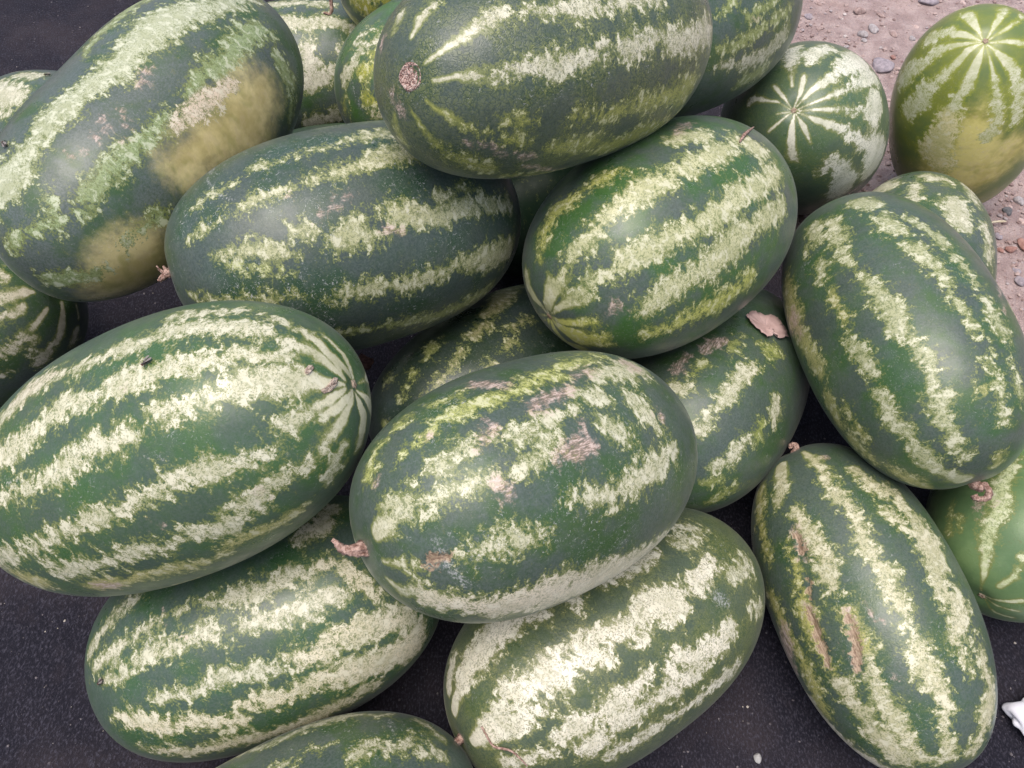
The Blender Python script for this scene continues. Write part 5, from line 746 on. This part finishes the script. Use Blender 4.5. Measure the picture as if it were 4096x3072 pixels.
def fly(key, X, yaw, label):
    root = link('fly', None)
    n = normal_at(key, X); p = surface(key, X)
    t = np.cross(n, [math.cos(yaw), math.sin(yaw), 0.2]); t /= np.linalg.norm(t)
    M = Matrix(np.stack([t, np.cross(n, t), n], 1).tolist()).to_4x4(); M.translation = Vector(p)
    root.matrix_world = M; root.empty_display_size = 0.005
    tag(root, label, 'fly', 'flies sitting on the melons')
    link('body', mesh_from('body', *join(ball((0.0009, 0, 0.0026), (0.0022, 0.0014, 0.0013)), ball((-0.0024, 0, 0.0023), (0.0028, 0.0016, 0.0013))), fly_body), root)
    h = link('head', mesh_from('head', *ball((0.0034, 0, 0.0026), (0.0009, 0.0012, 0.0010)), fly_body), root)
    for s in (-1, 1):
        link('eye', mesh_from('eye', *ball((0.0037, 0.0008 * s, 0.0029), (0.0006, 0.0006, 0.0007), 8, 5), fly_eye), h)
        o = [(0.001, 0.0006 * s, 0.0040), (-0.001, 0.0022 * s, 0.0040), (-0.0045, 0.0030 * s, 0.0037), (-0.0062, 0.0020 * s, 0.0036), (-0.0050, 0.0008 * s, 0.0038)]
        V = [np.array(q) for q in o] + [np.array(q) - [0, 0, 0.0001] for q in o]
        Fc = [tuple(range(5)), tuple(range(5, 10))[::-1]] + [(i, i + 5, (i + 1) % 5 + 5, (i + 1) % 5) for i in range(5)]
        link('wing', mesh_from('wing', V, Fc, fly_wing, False), root)
        for lx, dx in ((0.0018, 0.0022), (0.0008, 0.0002), (-0.0004, -0.0026)):
            link('leg', mesh_from('leg', *tube([np.array(q) for q in ((lx, 0.0008 * s, 0.002), (lx + dx * 0.5, 0.0026 * s, 0.0026), (lx + dx, 0.0038 * s, 0.0001))], [0.00024, 0.00020, 0.00014], 5, m=3), fly_body), root)

FL = {'M8': (2.4, 'black fly sitting on the dark band atop the bright-striped left melon'), 'M17': (2.2, 'black fly at the left end of the lower left melon'),
      'M1': (0.8, 'black fly at the left edge on the big yellow-spotted melon'), 'M2': (2.0, 'black fly on the melon behind the big yellow-spotted one')}
for key, X in EXTRA['flies']:
    fly(key, X, *FL[key])

# ---------------------------------------------------------------- stones, gravel, litter
def blob(r, seed, sub=2, rough=0.25, flat=0.6):
    bm = bmesh.new()
    bmesh.ops.create_icosphere(bm, subdivisions=sub, radius=1.0)
    off = Vector((seed * 1.7, seed * 0.9, seed * 0.3))
    for v in bm.verts:
        d = v.co.normalized()
        k = 1 + rough * noise.noise(d * 1.1 + off) + rough * 0.5 * noise.noise(d * 2.6 + off)
        # a few flat broken faces
        for q in range(4):
            pn = Vector((math.sin(seed * 3.1 + q * 2.2), math.cos(seed * 1.3 + q * 1.7), math.sin(seed + q))).normalized()
            dd = d.dot(pn)
            if dd > 0.62:
                k = min(k, 0.72 / dd)
        v.co = Vector((d.x * r[0], d.y * r[1], d.z * r[0] * flat)) * k
    V = [np.array(v.co) for v in bm.verts]; Fc = [tuple(v.index for v in f.verts) for f in bm.faces]
    bm.free()
    return V, Fc

STONE = {}
for nm, c1, c2 in (('grey', (0.27, 0.24, 0.245), (0.42, 0.385, 0.39)), ('brown', (0.27, 0.19, 0.175), (0.40, 0.30, 0.28)), ('blue', (0.23, 0.20, 0.225), (0.34, 0.295, 0.32)),
                   ('red', (0.25, 0.13, 0.11), (0.36, 0.21, 0.18)), ('pink', (0.40, 0.29, 0.27), (0.55, 0.43, 0.40)), ('dark', (0.09, 0.09, 0.10), (0.17, 0.165, 0.17))):
    STONE[nm] = simple_mat(nm + '_stone', c1, c2, 140, 0.9, 0.7)
SL = ['rounded grey stone lying above the gap between the two upright melons', 'brown knobby stone right of the rounded grey stone', 'flat grey stone half sunk in the dirt left of the rounded grey stone',
      'long flat brown stone near the top edge', 'flat bluish stone beside the dark melon at the top', 'little grey chip just under the half-sunk grey stone', 'small grey chip left of the yellow-green upright melon',
      'small brown stone above the rounded grey stone', 'little grey chip behind the pale-rayed upright melon', 'brown lump at the top edge next to the dark melon', 'broad bluish stone at the top edge',
      'broad flat bluish rock between the two upright melons', 'small reddish stone above the broad flat rock', 'small pink stone near the yellow-green upright melon', 'pink stone at the top edge above the yellow-green melon',
      'rounded grey stone at the right edge below the yellow-green melon', 'dark angular stone at the right edge above the straw', 'reddish stone cut by the right edge', 'purplish round stone low on the right edge',
      'lilac-grey stone touching the half-hidden melon under the straw', 'small reddish stone next to the half-hidden melon', 'flat reddish stone left of the one cut by the right edge', 'flat lilac stone lowest on the right edge',
      'small pale stone above the dark angular stone', 'little brown stone left of the small pale stone', 'pale pink stone at the right edge beside the straw']
for i, (x, y, rx, ry, colr) in enumerate(EXTRA['stones']):
    flat = 0.28 if rx > 0.024 else (0.6 if colr in ('grey', 'dark', 'red', 'brown') else 0.45)
    V, Fc = blob((rx, max(ry, rx * 0.6)), i * 1.37 + 0.5, 3, 0.22, flat)
    o = link('stone', mesh_from('stone', V, Fc, STONE[colr]))
    o.location = (x, y, ground_z(x, y) + rx * flat * 0.35)
    o.rotation_euler = (0, 0, (i * 0.31) % 0.5)
    tag(o, SL[i], 'stone', 'loose stones on the dirt')

def gravel_material():
    n = NT('gravel')
    r = n.node('ShaderNodeAttribute', attribute_name='shade').outputs['Fac']
    f = n.noise(n.coord(), 300, 3)
    c = n.mix(n.step(r, 0.0, 0.6), (0.24, 0.165, 0.155), (0.42, 0.32, 0.30))
    c = n.mix(n.step(r, 0.75, 0.9), c, (0.36, 0.31, 0.32))
    c = n.mix(n.step(r, 0.95, 1.0), c, (0.58, 0.52, 0.50))
    c = n.mix(n.mul(n.step(f, 0.5, 0.65), 0.3), c, (0.20, 0.14, 0.14))
    return n.out(Base_Color=c, Roughness=0.95, Normal=n.bump(f, 0.4, 0.001))

def scatter(name, count, place, rmin, rmax, mat, power=3.0, flat=0.6, kinds=6, sub=1, zf=None):
    protos = [blob((1.0, 0.8), 3.3 * k + 0.7, sub, 0.45, flat) for k in range(kinds)]
    pv = [np.array(v) for v, _ in protos]; pf = [np.array(f) for _, f in protos]
    VV, FF, SH = [], [], []
    base = 0
    for _ in range(count):
        p = place()
        if p is None:
            continue
        k = rng.integers(kinds); r = rmin + (rmax - rmin) * rng.random() ** power
        a = rng.random() * 6.283; ca, sa = math.cos(a), math.sin(a)
        v = pv[k] * r
        v = np.stack([v[:, 0] * ca - v[:, 1] * sa, v[:, 0] * sa + v[:, 1] * ca, v[:, 2]], 1) + [p[0], p[1], zf(*p) + r * 0.25]
        VV.append(v); FF.append(pf[k] + base); SH.append(np.full(len(v), rng.random())); base += len(v)
    V = np.concatenate(VV); Fc = np.concatenate(FF)
    me = mesh_from(name, V, Fc, mat, False)
    at = me.attributes.new('shade', 'FLOAT', 'POINT'); at.data.foreach_set('value', np.concatenate(SH).astype(np.float32))
    return link(name, me)

def on_dirt():
    for _ in range(20):
        x, y = rng.uniform(0.5, 1.5), rng.uniform(0.5, 2.0)
        if x < sheet_edge(y) + 0.005:
            continue
        dens = 0.55 + 0.9 * noise.noise(Vector((x * 5, y * 5, 3.0)))
        if y < 1.1:
            dens += 0.35
        if rng.random() < dens:
            return (x, y)
    return None
gv = scatter('gravel', 12000, on_dirt, 0.0010, 0.0070, gravel_material(), 5.0, 0.6, zf=ground_z)
tag(gv, 'fine pinkish gravel strewn over the dirt', 'gravel', kind='stuff')

def crumb_material():
    n = NT('crumbs')
    r = n.attr('shade')
    c = n.mix(n.step(r, 0.0, 0.7), (0.06, 0.052, 0.062), (0.16, 0.145, 0.155))
    c = n.mix(n.step(r, 0.86, 0.95), c, (0.42, 0.38, 0.33))
    return n.out(Base_Color=c, Roughness=0.9)
def on_sheet():
    x, y = rng.uniform(-1.3, 1.0), rng.uniform(-0.02, 1.85)
    return (x, y) if x < sheet_edge(y) - 0.01 else None
def sheet_z(x, y):
    j = min(max(np.searchsorted(sy, y), 0), ny - 1)
    i = min(max(np.searchsorted(SX[j], x), 0), nx - 1)
    return float(SZ[j, i])
cb = scatter('crumbs', 9000, on_sheet, 0.0005, 0.0026, crumb_material(), 4.0, 0.5, zf=sheet_z)
tag(cb, 'fine grit and crumbs lying on the black ground sheet', 'grit', kind='stuff')

px = EXTRA['pebble']
V, Fc = blob((0.0048, 0.0066), 9.2, 3, 0.15, 0.6)
pb = link('pebble', mesh_from('pebble', V, Fc, simple_mat('white_pebble', (0.27, 0.265, 0.255), (0.36, 0.35, 0.345), 200, 0.6, 0.2)))
pb.location = (px[0], px[1], sheet_z(px[0], px[1]) + 0.002)
tag(pb, 'small whitish pebble on the black sheet near the bottom edge', 'pebble')

path_thing('straw', [np.array(q) for q in EXTRA['straw']], [0.0016, 0.0020, 0.0022, 0.0012], straw_mat, 'pale dry straw lying on the dirt at the right edge', 'straw', sides=6)

# crumpled white tissue: one sheet folded into creased lobes
def tissue(center):
    n = NT('white_tissue')
    v = n.coord()
    c = n.mix(n.noise(v, 40, 3), (0.62, 0.62, 0.69), (0.72, 0.72, 0.77))
    mat = n.out(Base_Color=c, Roughness=0.8, Normal=n.bump(n.noise(v, 220, 3), 0.25, 0.001))
    bm = bmesh.new()
    def lobe(c, r, seed):
        ret = bmesh.ops.create_icosphere(bm, subdivisions=5, radius=1.0)
        for vtx in ret['verts']:
            d = vtx.co.normalized()
            k = 1.0
            for q in range(9):
                pn = Vector((math.sin(seed * 2.1 + q * 2.4), math.cos(seed * 1.9 + q * 1.3), math.sin(seed + q * 3.7))).normalized()
                dd = d.dot(pn)
                if dd > 0.45:
                    k = min(k, (0.70 + 0.25 * math.sin(q * 5.1 + seed) ** 2) / dd)
            sh = Vector((seed, seed * 0.7, 0))
            k *= 0.88 + 0.40 * abs(noise.noise(d * 1.4 + sh)) + 0.04 * abs(noise.noise(d * 4.5 + sh))
            vtx.co = Vector((c[0] + d.x * r[0] * k, c[1] + d.y * r[1] * k, max(0.0, c[2] + d.z * r[2] * k)))
    lobe((0.022, 0.012, 0.016), (0.046, 0.034, 0.024), 1.3)
    lobe((0.012, -0.016, 0.010), (0.016, 0.022, 0.014), 4.1)
    lobe((0.046, 0.016, 0.018), (0.036, 0.038, 0.024), 7.7)
    V = [np.array(v.co) for v in bm.verts]; Fc = [tuple(v.index for v in f.verts) for f in bm.faces]
    bm.free()
    me = mesh_from('crumpled_tissue', V, Fc, mat, True)
    me.polygons.foreach_set('use_smooth', np.ones(len(me.polygons), dtype=bool))
    o = link('crumpled_tissue', me)
    o.location = center
    tag(o, 'crumpled white tissue on the black sheet at the lower right edge', 'tissue')
tissue((EXTRA['tissue'][0] + 0.006, EXTRA['tissue'][1], 0.006))
